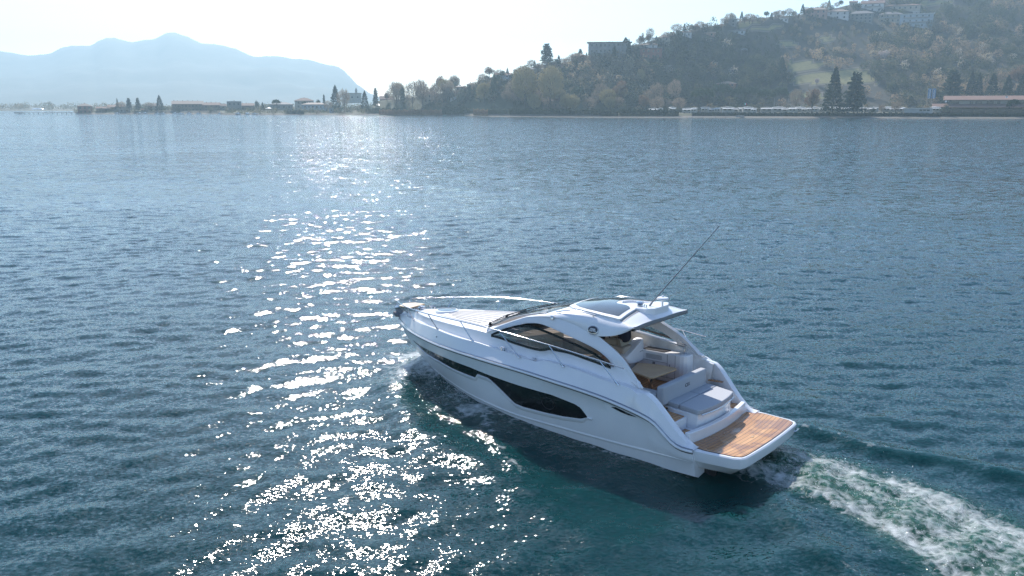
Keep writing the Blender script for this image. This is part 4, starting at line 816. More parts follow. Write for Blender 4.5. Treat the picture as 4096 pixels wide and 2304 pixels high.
def crown_pts(kind, n, r):      # unit crown: radius .5, height 0..1
    if kind in ('bare', 'willow', 'russet', 'blossom', 'round', 'olive'):
        k = 9; cz = r.uniform(.42, .82, k); an = r.uniform(0, 6.28, k); rr = r.uniform(.1, .30, k)*np.where(cz > .7, .7, 1); C_ = np.stack([rr*np.cos(an), rr*np.sin(an), cz], 1)
        w_ = r.integers(0, k, n); d = r.normal(0, 1, (n, 3)); d /= np.linalg.norm(d, axis=1)[:, None]; d *= r.uniform(.35, 1, (n, 1))**.5*np.array((.22, .22, .19)); P = C_[w_]+d
        lo = .26 if kind not in ('round', 'olive') else .1
        if kind in ('willow', 'bare'):
            q_ = r.normal(0, 1, (n, 3)); q_ /= np.linalg.norm(q_, axis=1)[:, None]; q_ *= r.uniform(.25, 1, (n, 1))**.5*(1+.07*np.sin(q_[:, :1]*9)); P = q_*np.array((.5, .5, .36))+np.array((0, 0, .64)); return P
        P[:, 2] = lo+(P[:, 2]-.23)/.78*(1-lo); return np.clip(P, (-.5, -.5, lo-.03), (.5, .5, 1.02))
    if kind == 'conifer':
        z = r.uniform(.06, 1, n)**.85; z = np.round(z*15)/15+r.uniform(-.02, .02, n); rad = .5*(1.02-z)**.72*r.uniform(.25, 1, n)**.6*(1+.12*np.sin(z*60)); an = r.uniform(0, 6.28, n)
        return np.stack([rad*np.cos(an), rad*np.sin(an), z-.10*rad], 1)
    if kind == 'cedar':
        z = np.round(r.uniform(.12, .98, n)*9)/9+r.normal(0, .012, n); an = r.integers(0, 9, n)*.7+np.round(z*9)*1.3+r.normal(0, .22, n); rad = .5*np.clip(1.15-z, .05, .95)**.6*r.uniform(.1, 1, n)**.7*(.75+.25*np.sin(an*3+z*20))
        return np.stack([rad*np.cos(an), rad*np.sin(an), z+.02*r.normal(0, 1, n)], 1)
    if kind == 'pine':
        an = r.uniform(0, 6.28, n); rad = .5*r.uniform(0, 1, n)**.5; lob = .03*np.sin(an*5)+.03*np.sin(rad*25); top = .74+.26*np.sqrt(np.clip(1-(rad/.52)**2, 0, 1))+lob; return np.stack([rad*np.cos(an), rad*np.sin(an), top-r.uniform(0, 1, n)**1.3*.26*(1-rad)], 1)
SZK = dict(bare=(.085, .013, 1100), willow=(.075, .016, 2200), russet=(.085, .018, 1200), blossom=(.045, .04, 900), round=(.06, .05, 700), olive=(.05, .045, 600), conifer=(.085, .035, 1300), cedar=(.10, .045, 1200), pine=(.06, .05, 800))
CROWN, TRUNK = {}, {}
def crown_mesh(kind, v):
    if (kind, v) in CROWN: return CROWN[kind, v]
    r = np.random.default_rng(hash_(kind)+v); sx, sy, n = SZK[kind]; P = crown_pts(kind, n, r); ax = None
    if kind in ('bare', 'willow', 'russet'): ax = (P-np.array((0, 0, .2)))*1.0; ax /= np.linalg.norm(ax, axis=1)[:, None]
    if kind in ('conifer', 'cedar'): ax = P*np.array((1, 1, 0))+1e-6; ax /= np.linalg.norm(ax, axis=1)[:, None]
    Vq, Fq = quads(P, sx*r.uniform(.6, 1.5, n), sy*r.uniform(.6, 1.6, n), r, ax)
    o = fast_mesh('crown', Vq, Fq, FM[kind]); me = o.data; bpy.data.objects.remove(o); CROWN[kind, v] = me; return me
def hash_(s): return sum(ord(c)*(i+1) for i, c in enumerate(s))
def trunk_mesh(kind, v):
    if (kind, v) in TRUNK: return TRUNK[kind, v]
    r = random.Random(hash_(kind)+v); b = MB(); hh = .9 if kind in ('conifer', 'cedar') else .72 if kind == 'pine' else .42
    b.tube([(0, 0, -.06), (.01, 0, .15), (.0, .01, hh)], .028 if kind != 'pine' else .022, 6, r1=.008 if hh > .8 else .016)
    if kind in ('bare', 'willow', 'russet', 'blossom'):
        for i in range(13):
            a = r.uniform(0, 6.28); e = r.uniform(.12, .40); z0 = r.uniform(.18, .42); b.tube([(0, 0, z0), (e*.35*cos(a), e*.35*sin(a), z0+.18), (e*cos(a), e*sin(a), r.uniform(.62, .95))], .011, 4, cap=False, r1=.003)
    if kind == 'pine':
        for i in range(8): a = r.uniform(0, 6.28); e = r.uniform(.2, .42); b.tube([(0, 0, .5), (e*cos(a), e*sin(a), .78)], .012, 4, cap=False, r1=.004)
    o = b.build('trunk', BARK, smooth=False); me = o.data; bpy.data.objects.remove(o); TRUNK[kind, v] = me; return me
NAMES = dict(bare='bare_tree', willow='willow_tree', russet='russet_tree', blossom='blossom_tree', round='evergreen_tree', olive='olive_tree', conifer='spruce_tree', cedar='cedar_tree', pine='umbrella_pine')
def tree(kind, p, w_, h_, label, group=None, v=None):
    v = random.randrange(4) if v is None else v
    r = empty(NAMES[kind], p, random.uniform(0, 6.28)); r.scale = (w_, w_, h_)
    for nm, me in (('crown', crown_mesh(kind, v)), ('trunk', trunk_mesh(kind, v))):
        o = bpy.data.objects.new(nm, me); COL.objects.link(o); o.parent = r
    return tag(r, label, 'tree', group)
def on_ground(px, py):      # nearest terrain point whose projection is photo pixel (px, py)
    ds = DS(px); D = ds+2
    while D < DR(px)+5:
        z = ground_z(px, D); x = (px-2048)/CAM_F*D*cosP
        if pix(x, D, z)[1] <= py: return Vector((x, D, z))
        D += 1.5
    return Vector((x, D, z))
T_ = [ # px, base, top, width(px), kind, label
 (466, 441, 396, 15, 'conifer', 'slim ragged conifer behind the square brick house on the point'), (511, 441, 396, 28, 'cedar', 'left of two bushy cedars behind the low houses on the point'), (548, 441, 396, 28, 'cedar', 'right of two bushy cedars behind the low houses on the point'),
 (635, 443, 387, 36, 'conifer', 'tall broad spruce left of the long chimneyed row house'), (590, 442, 410, 40, 'bare', 'faint bare tree between the cedar and the tall spruce'), (370, 446, 430, 22, 'olive', 'yellowish bush beside the square brick house'),
 (480, 442, 408, 40, 'bare', 'bare tree crown behind the slim ragged conifer'), (1027, 446, 404, 26, 'round', 'round dark tree left of the white parasol'), (1050, 444, 412, 18, 'conifer', 'small pointed conifer beside the round dark tree'), (1105, 446, 403, 32, 'pine', 'umbrella pine right of the white parasol'),
 (1107, 447, 420, 12, 'conifer', 'small cypress in front of the umbrella pine'), (1215, 428, 391, 40, 'round', 'dark evergreen in front of the hip roofed house on the left shore'), (1272, 432, 388, 32, 'round', 'rounded evergreen left of the big cedar'), (1295, 432, 375, 17, 'cedar', 'thin crooked conifer left of the big cedar'),
 (1341, 437, 346, 52, 'conifer', 'big dark cedar against the mountain on the left shore'), (1376, 451, 362, 54, 'bare', 'tall forked bare tree right of the big dark cedar'), (1312, 448, 405, 34, 'bare', 'low bare tree by the white shed'), (1348, 441, 424, 14, 'round', 'clipped round tree under the big dark cedar'),
 (1458, 428, 356, 42, 'conifer', 'dense dark conifer right of the bell tower'), (1503, 428, 362, 32, 'cedar', 'open branched araucaria beside the dense dark conifer'), (1585, 446, 338, 66, 'bare', 'leftmost tall bare poplar of the lakeside clump'), (1612, 446, 352, 30, 'round', 'dark evergreen among the tall bare poplars'),
 (1650, 448, 336, 60, 'bare', 'second tall bare poplar of the lakeside clump'), (1690, 448, 334, 56, 'bare', 'densest tall bare poplar of the lakeside clump'), (1740, 446, 343, 44, 'bare', 'bare poplar right of the lakeside clump'), (1773, 440, 344, 40, 'bare', 'bare tree in front of the brown villa roof'), (1775, 400, 342, 7, 'conifer', 'needle thin cypress on the low rise'),
 (1800, 420, 330, 40, 'bare', 'round bare tree at the foot of the skyline'), (1845, 430, 365, 50, 'olive', 'greenish tree below the tile roofed cottage'), (1936, 425, 338, 60, 'willow', 'yellowish bare tree below the pale gabled house'), (1974, 412, 297, 38, 'round', 'dark ivy clad column tree left of the pale gabled house'), (1880, 410, 345, 26, 'round', 'dark evergreen left of the yellowish bare tree'),
 (2099, 448, 281, 104, 'willow', 'left of two great round bare willows on the shore'), (2202, 450, 277, 98, 'willow', 'right of two great round bare willows on the shore'), (2050, 430, 330, 60, 'bare', 'grey bare tree just left of the great willows'), (2186, 262, 189, 66, 'cedar', 'large cedar standing alone on the hill skyline'),
 (2311, 441, 356, 54, 'pine', 'umbrella pine right of the lakeside pavilion'), (2318, 228, 192, 30, 'cedar', 'crooked pine beside the long grey hotel'), (2380, 442, 375, 40, 'bare', 'bare tree right of the umbrella pine by the hedge'), (2430, 444, 362, 72, 'willow', 'pale spreading tree behind the lakeside hedge'), (2480, 430, 330, 80, 'russet', 'large russet tree rising behind the hedge'),
 (2540, 442, 385, 40, 'round', 'dark shrub tree at the end of the russet tree'), (2559, 350, 282, 32, 'willow', 'small golden tree in the middle of the wooded slope'), (2625, 436, 338, 58, 'bare', 'bare tree behind the first caravans'), (2697, 425, 328, 54, 'bare', 'bare tree behind the brown roofed kiosk'), (2590, 447, 384, 26, 'bare', 'dead forked trunk wrapped in ivy beside the first caravan'),
 (2808, 452, 362, 90, 'pine', 'largest umbrella pine over the caravans'), (2885, 447, 346, 82, 'pine', 'umbrella pine right of the largest one over the caravans'), (2954, 444, 358, 54, 'pine', 'dark pine behind the flagpole'), (3003, 444, 357, 56, 'pine', 'dense pine right of the flagpole'), (3060, 445, 368, 62, 'pine', 'low dense pine behind the grey olive bush'), (3120, 443, 359, 58, 'pine', 'pine left of the two bare park trees'),
 (3040, 449, 414, 32, 'olive', 'round grey green olive bush between caravans'), (3184, 451, 362, 54, 'bare', 'left of two bare park trees among the caravans'), (3249, 454, 360, 78, 'russet', 'right of two bare park trees among the caravans'), (3332, 455, 290, 88, 'conifer', 'tall dark spruce towering over the caravans'), (3416, 456, 309, 104, 'cedar', 'broad dark cedar right of the tall spruce'),
 (3117, 325, 239, 54, 'conifer', 'dark spruce beside the sunlit meadow'), (3072, 330, 280, 34, 'round', 'round tree left of the dark spruce by the meadow'), (3514, 250, 202, 62, 'blossom', 'large pale blossoming tree above the meadow bend'), (3261, 345, 314, 26, 'blossom', 'small pale blossoming tree in the lower meadow'), (3475, 320, 271, 40, 'olive', 'round green tree on the lower meadow edge'),
 (3568, 378, 336, 44, 'round', 'rounded ivy mass right of the lower meadow'), (3801, 436, 300, 104, 'cedar', 'spreading cedar beside the two blue banners'), (3876, 402, 298, 48, 'conifer', 'first dark conifer behind the restaurant roof'), (3906, 402, 304, 46, 'conifer', 'second dark conifer behind the restaurant roof'), (3962, 400, 305, 62, 'conifer', 'broad dark conifer behind the middle of the restaurant roof'),
 (4022, 400, 312, 52, 'conifer', 'dark conifer behind the right part of the restaurant roof'), (4084, 400, 300, 60, 'conifer', 'rightmost dark conifer behind the restaurant roof'), (4056, 459, 404, 42, 'pine', 'small leaning pine in front of the restaurant'), (4037, 459, 418, 20, 'pine', 'little palm like tree left of the small leaning pine'), (4062, 350, 262, 84, 'russet', 'large russet tree on the slope at the right edge'),
 (3585, 454, 410, 40, 'bare', 'pollarded bare tree between the caravans right of the cedar'), (3640, 425, 385, 20, 'round', 'dark upright bush left of the banners'), (3495, 458, 434, 20, 'round', 'clipped dark bush in front of a caravan'), (3530, 456, 425, 26, 'bare', 'small bare tree beside the rounded caravan'), (3780, 458, 420, 46, 'olive', 'yellow green shrub at the left corner of the restaurant'),
 (3392, 52, 20, 44, 'round', 'dark evergreen between the pink villa and the big white house'), (3153, 100, 50, 14, 'bare', 'ivy covered pole like tree near the pink villa'), (3337, 180, 130, 16, 'bare', 'lone tall tree with bare crown above the terraced hill'), (2496, 178, 142, 44, 'conifer', 'pair of spruces at the end of the long grey hotel'), (2410, 182, 160, 60, 'bare', 'bare tree crown over the long grey hotel roof'),
 (2452, 247, 196, 32, 'cedar', 'dark spreading tree in front of the long grey hotel'), (2508, 246, 168, 30, 'conifer', 'pointed spruce in front of the right end of the long grey hotel'), (2388, 250, 214, 34, 'round', 'dark bushy tree at the left foot of the long grey hotel'), (2545, 248, 190, 26, 'conifer', 'slim spruce between the hotel and the dark red building'),
 (2700, 215, 128, 46, 'round', 'tall dark evergreen between the hillside villas'), (2557, 190, 136, 26, 'russet', 'small russet tree on the skyline right of the hotel'), (2590, 176, 122, 34, 'bare', 'tall bare tree on the skyline above the tiled villa'), (2270, 244, 222, 26, 'bare', 'small bare tree just right of the skyline cedar')]
EX = []      # screen areas kept clear of the wood (photo pixels)
for px, by, ty, wp, kind, lab in T_:
    D0 = None
    p = on_ground(px, by); D = p.y; sc_ = D/CAM_F
    tree(kind, p, wp*sc_*1.02, max(2.0, (by-ty)*sc_*1.02), lab)
ORD = ['first', 'second', 'third', 'fourth', 'fifth', 'sixth', 'seventh', 'eighth', 'ninth', 'tenth', 'eleventh', 'twelfth', 'thirteenth', 'fourteenth', 'fifteenth', 'sixteenth', 'seventeenth', 'eighteenth', 'nineteenth', 'twentieth']
for tn, th_n in (('twenty', 'thirtieth'), ('thirty', 'fortieth'), ('forty', 'fiftieth'), ('fifty', 'sixtieth'), ('sixty', 'seventieth'), ('seventy', 'eightieth'), ('eighty', 'ninetieth'), ('ninety', 'hundredth')): ORD += [tn+' '+q for q in ORD[:9]]+[th_n]
# trees along the hill skyline
i = 0; px = 1795
while px < 3330 and i < 99:
    kind = ['bare', 'bare', 'russet', 'round', 'bare', 'olive'][i*5 % 6] if i % 7 else 'conifer'
    D = DR(px)-random.uniform(0, 10); z = ground_z(px, D); hh = random.uniform(5.2, 8.2) if kind != 'round' else 5.5
    if not (2360 < px < 2520): tree(kind, ((px-2048)/CAM_F*D*cosP, D, z-.3), hh*random.uniform(.85, 1.2)*(.55 if kind == 'conifer' else 1), hh, '%s tree from the left along the hill skyline' % ORD[i], 'trees along the hill skyline'); i += 1
    px += random.uniform(11, 20)

# bare wood between the beach and the slope
lw = random.Random(21); i = 0; pxs = sorted(lw.uniform(1545, 2720) for _ in range(58))
for px in pxs:
    kind = lw.choice(['bare', 'bare', 'bare', 'russet', 'willow', 'olive', 'round']); D = DS(px)+lw.uniform(30, 66); hh = lw.uniform(8, 13.5)*(.62 if kind in ('olive', 'round') else 1)
    tree(kind, ((px-2048)/CAM_F*D*cosP, D, ground_z(px, D)-.2), hh*lw.uniform(.7, .95), hh, '%s tree from the left in the low bare wood behind the beach' % ORD[i], 'trees of the low bare wood behind the beach'); i += 1

# ------------------------------------------------------------------ buildings
WALL = {}
def wallmat(c):
    k = tuple(c)
    if k not in WALL: WALL[k] = mat('render_wall', c, .85, noise=(.6, tuple(x*.85 for x in c), .35, .65))
    return WALL[k]
M['tile'] = mat('terracotta_tiles', (.22, .125, .09), .85, noise=(1.5, (.16, .09, .07), .35, .65)); M['tile_pale'] = mat('pale_tiles', (.27, .195, .15), .8, noise=(1.5, (.21, .15, .12), .35, .65)); M['slate'] = mat('grey_roofing', (.16, .15, .15), .8)
M['pane'] = mat('window_pane', (.02, .025, .03), .12); M['shutter'] = mat('dark_shutter', (.06, .045, .035), .6); M['white_roof'] = mat('white_sheeting', (.80, .79, .76), .5, noise=(2, (.7, .69, .66), .35, .65)); M['concrete'] = mat('concrete', (.34, .33, .31), .85)
PINK, WHITE, CREAM, GREY, RED, PBLUE, BROWN = (.42, .24, .20), (.58, .57, .56), (.42, .37, .30), (.17, .17, .165), (.24, .09, .07), (.42, .47, .51), (.13, .09, .07)
def house(px, by, ty, wp, roof, wall, rm, label, floors=2, nw=3, name='villa', cat='house', D=None, rz=None, balcony=False, chimneys=1):
    if D is None: p = on_ground(px, by)
    else: p = at(px, by, D)
    s = p.y/CAM_F; W_ = wp*s; Hh = (by-ty)*s; d = min(W_*.75, 10); rh = {'flat': .35, 'hip': max(.9, Hh*.26), 'gable': max(1, Hh*.28)}[roof]; wh = Hh-rh
    if wh < 1.6: wh = 1.6
    r = empty(name, (p.x, p.y+d/2, p.z-.1), -math.atan2(p.x, p.y)*.9 if rz is None else rz); tag(r, label, cat)
    b = MB(); b.box((0, 0, wh/2-.8), (W_*.94, d*.94, wh+1.6)); wl_ = b.build('wall', wallmat(wall), r, smooth=False)
    b = MB(); e = .5; X, Yh = W_/2+e*.2, d/2+e
    if roof == 'flat': b.box((0, 0, wh+rh/2), (2*X, 2*Yh, rh))
    elif roof == 'hip':
        k = max(X-Yh, X*.12); b.add([(-X, -Yh, wh), (X, -Yh, wh), (X, Yh, wh), (-X, Yh, wh), (-k, 0, wh+rh), (k, 0, wh+rh), (-X, -Yh, wh-.15), (X, -Yh, wh-.15), (X, Yh, wh-.15), (-X, Yh, wh-.15)], [(0, 1, 5, 4), (1, 2, 5), (2, 3, 4, 5), (3, 0, 4), (6, 7, 1, 0), (7, 8, 2, 1), (8, 9, 3, 2), (9, 6, 0, 3), (9, 8, 7, 6)])
    else:
        b.add([(-X, -Yh, wh), (X, -Yh, wh), (X, Yh, wh), (-X, Yh, wh), (-X, 0, wh+rh), (X, 0, wh+rh), (-X, -Yh, wh-.15), (X, -Yh, wh-.15), (X, Yh, wh-.15), (-X, Yh, wh-.15)], [(0, 1, 5, 4), (2, 3, 4, 5), (1, 2, 5), (3, 0, 4), (6, 7, 1, 0), (7, 8, 2, 1), (8, 9, 3, 2), (9, 6, 0, 3), (9, 8, 7, 6)])
    rf = b.build('roof', rm, r, smooth=False)
    for c in range(chimneys):
        b = MB(); cx = (c+.5)/chimneys*W_*.8-W_*.4; b.box((cx, .15*d, wh+rh*.85), (.6, .6, 1.1)); b.box((cx, .15*d, wh+rh*.85+.6), (.8, .8, .15)); b.build('chimney', wallmat(BROWN), rf, smooth=False)
    for f in range(floors):
        zc = wh*(f+.52)/floors; hh = min(1.5, wh/floors*.55)
        for c in range(nw):
            xc = (c+.5)/nw*W_*.86-W_*.43; b = MB(); ww = min(1.2, W_/nw*.42); b.box((xc, -d*.47-.03, zc), (ww, .1, hh)); wi = b.build('window', M['pane'], r, smooth=False)
        if balcony and f: b = MB(); b.box((0, -d*.47-.6, zc-hh*.75), (W_*.7, 1.2, .12)); b.box((0, -d*.47-1.15, zc-hh*.75+.4), (W_*.7, .06, .7)); b.build('balcony', M['concrete'], r, smooth=False)
    EX.append((px-wp/2-2, ty-2, px+wp/2+2, by-2, p.y)); return r
house(3240, 73, 33, 91, 'hip', PINK, M['tile_pale'], 'pink villa with pale hip roof high on the skyline', 2, 4, chimneys=3)
house(3328, 77, 38, 85, 'hip', WHITE, M['tile_pale'], 'white two storey house just right of the pink villa', 2, 3)
house(3422, 94, 48, 90, 'hip', GREY, M['slate'], 'grey glazed building with wide dark windows below the big white house', 3, 5)
house(3462, 48, 5, 83, 'gable', WHITE, M['tile'], 'big white gabled house at the top of the hill', 2, 3, balcony=True)
house(3580, 42, 17, 130, 'hip', CREAM, M['tile'], 'long low cream house at the top of the hill', 1, 6)
house(3536, 92, 50, 87, 'hip', CREAM, M['slate'], 'cream house with dark hip roof and long balcony', 2, 4, balcony=True)
house(3640, 112, 60, 122, 'flat', PBLUE, M['white_roof'], 'modern white terraced house with flat stepped roofs', 3, 5, balcony=True)
house(3645, 62, 47, 45, 'flat', WHITE, M['white_roof'], 'small flat roofed penthouse above the modern terraced house', 1, 2, chimneys=0)
house(3382, 30, 6, 30, 'gable', CREAM, M['tile_pale'], 'small cottage left of the big white gabled house', 1, 1)
house(3115, 92, 76, 34, 'flat', WHITE, M['white_roof'], 'tiny white flat roofed house at the left end of the villas', 1, 2, chimneys=0)
hot = house(2435, 240, 174, 172, 'flat', (.27, .26, .25), M['tile'], 'long grey hillside hotel with three rows of windows', 3, 9, 'hotel_building', 'hotel')
house(2488, 178, 160, 46, 'flat', GREY, M['slate'], 'raised block on the right end of the long grey hotel', 1, 1, 'roof_block', 'building', chimneys=0)
house(2591, 238, 197, 108, 'flat', RED, M['slate'], 'dark red building with pale arches at its base', 2, 5, 'red_building', 'building')
house(2592, 199, 178, 66, 'gable', WHITE, M['tile_pale'], 'small white gabled house behind the dark red building', 1, 2)
house(2647, 184, 145, 51, 'hip', CREAM, M['tile_pale'], 'cream villa with porch pillars left of the tall evergreen', 2, 2)
house(2730, 150, 125, 55, 'hip', WHITE, M['tile_pale'], 'white villa with pale roof right of the tall evergreen', 1, 3)
house(2823, 147, 130, 58, 'gable', PINK, M['tile_pale'], 'low pinkish house half hidden on the upper slope', 1, 2)
house(2907, 108, 82, 50, 'flat', GREY, M['slate'], 'flat roofed grey house on the upper skyline', 2, 2)
house(2937, 139, 119, 66, 'gable', PBLUE, M['slate'], 'long pale blue building above the dark spruces', 1, 3)
house(2312, 254, 218, 60, 'hip', PINK, M['tile_pale'], 'rose pink house left of the long grey hotel', 2, 2)
house(2220, 274, 252, 62, 'gable', PINK, M['tile_pale'], 'low pink house with sunlit roof below the skyline cedar', 1, 2)
house(2142, 291, 272, 60, 'gable', CREAM, M['white_roof'], 'low house with pale roof above the left great willow', 1, 2)
house(2013, 324, 292, 70, 'gable', PBLUE, M['tile'], 'pale blue gabled house left of the great willows', 2, 2)
house(1840, 364, 343, 40, 'hip', CREAM, M['tile_pale'], 'small tile roofed cottage at the start of the hill', 1, 2)
house(1882, 358, 338, 30, 'hip', CREAM, M['tile_pale'], 'tiny cottage right of the tile roofed cottage', 1, 1)
house(2224, 443, 397, 106, 'hip', BROWN, M['tile'], 'lakeside pavilion with red hip roof beside the great willow', 1, 5, 'pavilion', 'pavilion', chimneys=0)
house(2908, 362, 326, 78, 'hip', RED, M['tile_pale'], 'dark red villa with hip roof behind the umbrella pines', 2, 3)
house(2703, 446, 407, 62, 'hip', BROWN, M['tile'], 'brown roofed kiosk among the first caravans', 1, 2, 'kiosk', 'kiosk', chimneys=0)
house(1812, 407, 387, 26, 'gable', WHITE, M['slate'], 'little white gabled house below the skyline start', 1, 1)
house(1724, 415, 370, 70, 'hip', CREAM, M['tile'], 'brown roofed villa seen behind the bare poplars', 2, 4)
house(332, 454, 415, 54, 'hip', RED, M['tile_pale'], 'square brick house at the tip of the left point', 2, 3, D=616)
house(405, 451, 427, 50, 'gable', BROWN, M['tile'], 'low dark gabled house right of the square brick house', 1, 2, D=620)
house(457, 451, 420, 64, 'gable', GREY, M['tile'], 'wide gabled house under the slim ragged conifer', 2, 2, D=626)
house(491, 450, 435, 45, 'flat', GREY, M['tile_pale'], 'low flat garage on the left point', 1, 2, 'garage', 'garage', D=618, chimneys=0)
house(575, 448, 434, 26, 'gable', BROWN, M['tile'], 'small boathouse between the cedars and the spruce', 1, 1, 'boathouse', 'boathouse', D=621)
house(610, 448, 414, 42, 'gable', CREAM, M['tile_pale'], 'cream house just left of the tall broad spruce', 2, 2, D=630)
house(697, 446, 404, 17, 'hip', BROWN, M['tile'], 'small tower house left of the long row house', 2, 1, D=640)
house(744, 448, 405, 116, 'gable', BROWN, M['tile_pale'], 'long row house with five chimneys on the left shore', 2, 8, 'row_house', D=632, chimneys=5)
house(838, 447, 411, 66, 'gable', BROWN, M['tile'], 'brown house right of the long row house', 2, 3, D=636, chimneys=3)
house(880, 446, 416, 40, 'gable', GREY, M['tile'], 'grey house between the brown house and the pale roofed hall', 2, 2, D=640)
house(932, 447, 406, 56, 'flat', GREY, M['white_roof'], 'hall with pale flat roof on the left shore', 2, 3, 'hall', 'building', D=636)
house(980, 446, 414, 60, 'gable', BROWN, M['tile'], 'low brown house right of the pale roofed hall', 1, 2, D=645)
house(1120, 440, 410, 90, 'hip', GREY, M['slate'], 'long low building behind the umbrella pine on the left shore', 1, 4, D=650)
house(1212, 435, 393, 76, 'hip', CREAM, M['tile'], 'hip roofed house behind the dark evergreen on the left shore', 2, 3, D=630)
house(1254, 438, 411, 104, 'hip', PBLUE, M['tile_pale'], 'wide pavilion with pale pinkish roof by the left car park', 1, 6, 'pavilion', 'pavilion', D=600, chimneys=0)
house(1405, 405, 373, 76, 'flat', CREAM, M['tile_pale'], 'parish hall below the bell tower', 1, 3, 'parish_hall', 'building', D=760, chimneys=0)
house(1425, 390, 353, 9, 'hip', CREAM, M['slate'], 'slender bell tower rising against the mountain foot', 3, 1, 'bell_tower', 'tower', D=765, chimneys=0)
house(1546, 430, 386, 58, 'gable', BROWN, M['tile'], 'brown roofed house left of the bare poplars', 2, 3, D=600)
house(1325, 450, 431, 18, 'flat', PBLUE, M['slate'], 'small white shed on the left shore', 1, 1, 'shed', 'shed', D=572, chimneys=0)
house(1522, 430, 418, 34, 'gable', WHITE, M['white_roof'], 'bright white marquee behind the long clipped hedge', 1, 1, 'marquee', 'marquee', D=590, chimneys=0)
# lakeside restaurant at the right edge: two storeys, long tiled roofs
p = on_ground(3985, 456); p = at(3985, 452, 430); sres = 430/CAM_F
r = empty('restaurant', (p.x, p.y+6, 2.3), -.55*0-math.atan2(p.x, p.y)*.75); tag(r, 'two storey lakeside restaurant with long tiled roofs at the right edge', 'restaurant')
W_ = 52
b = MB(); b.box((3, 3, 4.5), (W_-10, 8, 4.5)); b.build('wall', wallmat(CREAM), r, smooth=False)
b = MB(); b.prism([(-W_/2+4, -2.4), (W_/2+2, -2.4), (W_/2+2, 8.2), (-W_/2+4, 8.2)], lambda x, y: 7.0, lambda x, y: 7.15+(2.2 if y > 2 else 0)); b.build('roof', M['tile'], r, smooth=False)
b = MB(); b.prism([(-W_/2-2, -6.5), (W_/2+2, -6.5), (W_/2+2, -.9), (-W_/2-2, -.9)], lambda x, y: 3.2+(y+6.5)*.30, lambda x, y: 3.35+(y+6.5)*.32); b.build('porch_roof', M['tile'], r, smooth=False)
b = MB(); b.box((0, -.6, 1.8), (W_-2, .3, 3.5)); b.build('glazed_front', M['pane'], r, smooth=False)
for k in range(10): b = MB(); b.box((-W_/2+2+k*(W_-4)/9, -5.6, 1.8), (.28, .28, 3.6)); b.build('pillar', wallmat(BROWN), r, smooth=False)
for k, (x, ww) in enumerate(((-17, 4), (-9.2, 1.6), (-5.8, 3), (-.5, 3.2), (3.5, 1.6), (9, 3), (15, 4))): b = MB(); b.box((x, -1.12, 5.3), (ww, .14, 2.2)); b.build('window', M['pane'], r, smooth=False)
for x in (-21.5, 6.5): b = MB(); b.lathe([(0, .1), (.35, .06), (.55, -.05)], (x, -2.7, 6.3 if x < 0 else 8.6), 14, axis='y'); b.build('satellite_dish', M['white_roof'], r)
EX.append((3815, 370, 4200, 456, 425))

# ------------------------------------------------------------------ the wood covering the hillside (one mass)
def wood(name, label, n, f):
    VV, FF, CC = [], [], []; k = 0; r = np.random.default_rng(11); cnt = 0
    while cnt < n:
        g = f(r)
        if g is None: continue
        x, D, z, rad, hh, c, m_ = g; cnt += 1
        q = r.normal(0, 1, (m_, 3)); q /= np.linalg.norm(q, axis=1)[:, None]; q *= r.uniform(.55, 1, (m_, 1))
        P = np.stack([x+q[:, 0]*rad, D+q[:, 1]*rad, z+hh*.55+q[:, 2]*hh*.5], 1)+r.normal(0, .12*rad, (m_, 3)); s = rad*.24
        a_, f_ = quads(P, s*r.uniform(.5, 1.5, m_), s*r.uniform(.3, .9, m_), r); VV.append(a_); FF.append(f_+k); k += len(a_); CC.append(np.repeat(np.clip(c+r.normal(0, .05, m_), 0, 1), 4))
    o = fast_mesh(name, np.concatenate(VV), np.concatenate(FF), WOODMAT); a = o.data.attributes.new('tint', 'FLOAT', 'POINT'); a.data.foreach_set('value', np.concatenate(CC).astype(np.float32)); return tag(o, label, 'wood', kind='stuff')
def wm():
    m = bpy.data.materials.new('mixed_wood'); m.use_nodes = True; t = m.node_tree; N = t.nodes.new; L = t.links.new; b = t.nodes['Principled BSDF']; b.inputs['Roughness'].default_value = .9; b.inputs['Specular IOR Level'].default_value = .1
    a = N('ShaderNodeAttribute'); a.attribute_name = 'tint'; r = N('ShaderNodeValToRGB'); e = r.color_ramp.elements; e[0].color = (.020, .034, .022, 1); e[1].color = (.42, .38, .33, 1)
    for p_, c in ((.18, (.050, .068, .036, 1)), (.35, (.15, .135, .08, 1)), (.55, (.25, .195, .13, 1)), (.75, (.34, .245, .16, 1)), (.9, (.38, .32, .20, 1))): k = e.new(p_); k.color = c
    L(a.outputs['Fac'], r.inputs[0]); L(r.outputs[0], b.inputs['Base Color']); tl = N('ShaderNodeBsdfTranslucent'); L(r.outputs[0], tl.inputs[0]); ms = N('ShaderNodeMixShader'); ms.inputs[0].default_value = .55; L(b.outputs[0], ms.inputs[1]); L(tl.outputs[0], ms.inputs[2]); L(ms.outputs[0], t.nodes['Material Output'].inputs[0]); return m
WOODMAT = wm()
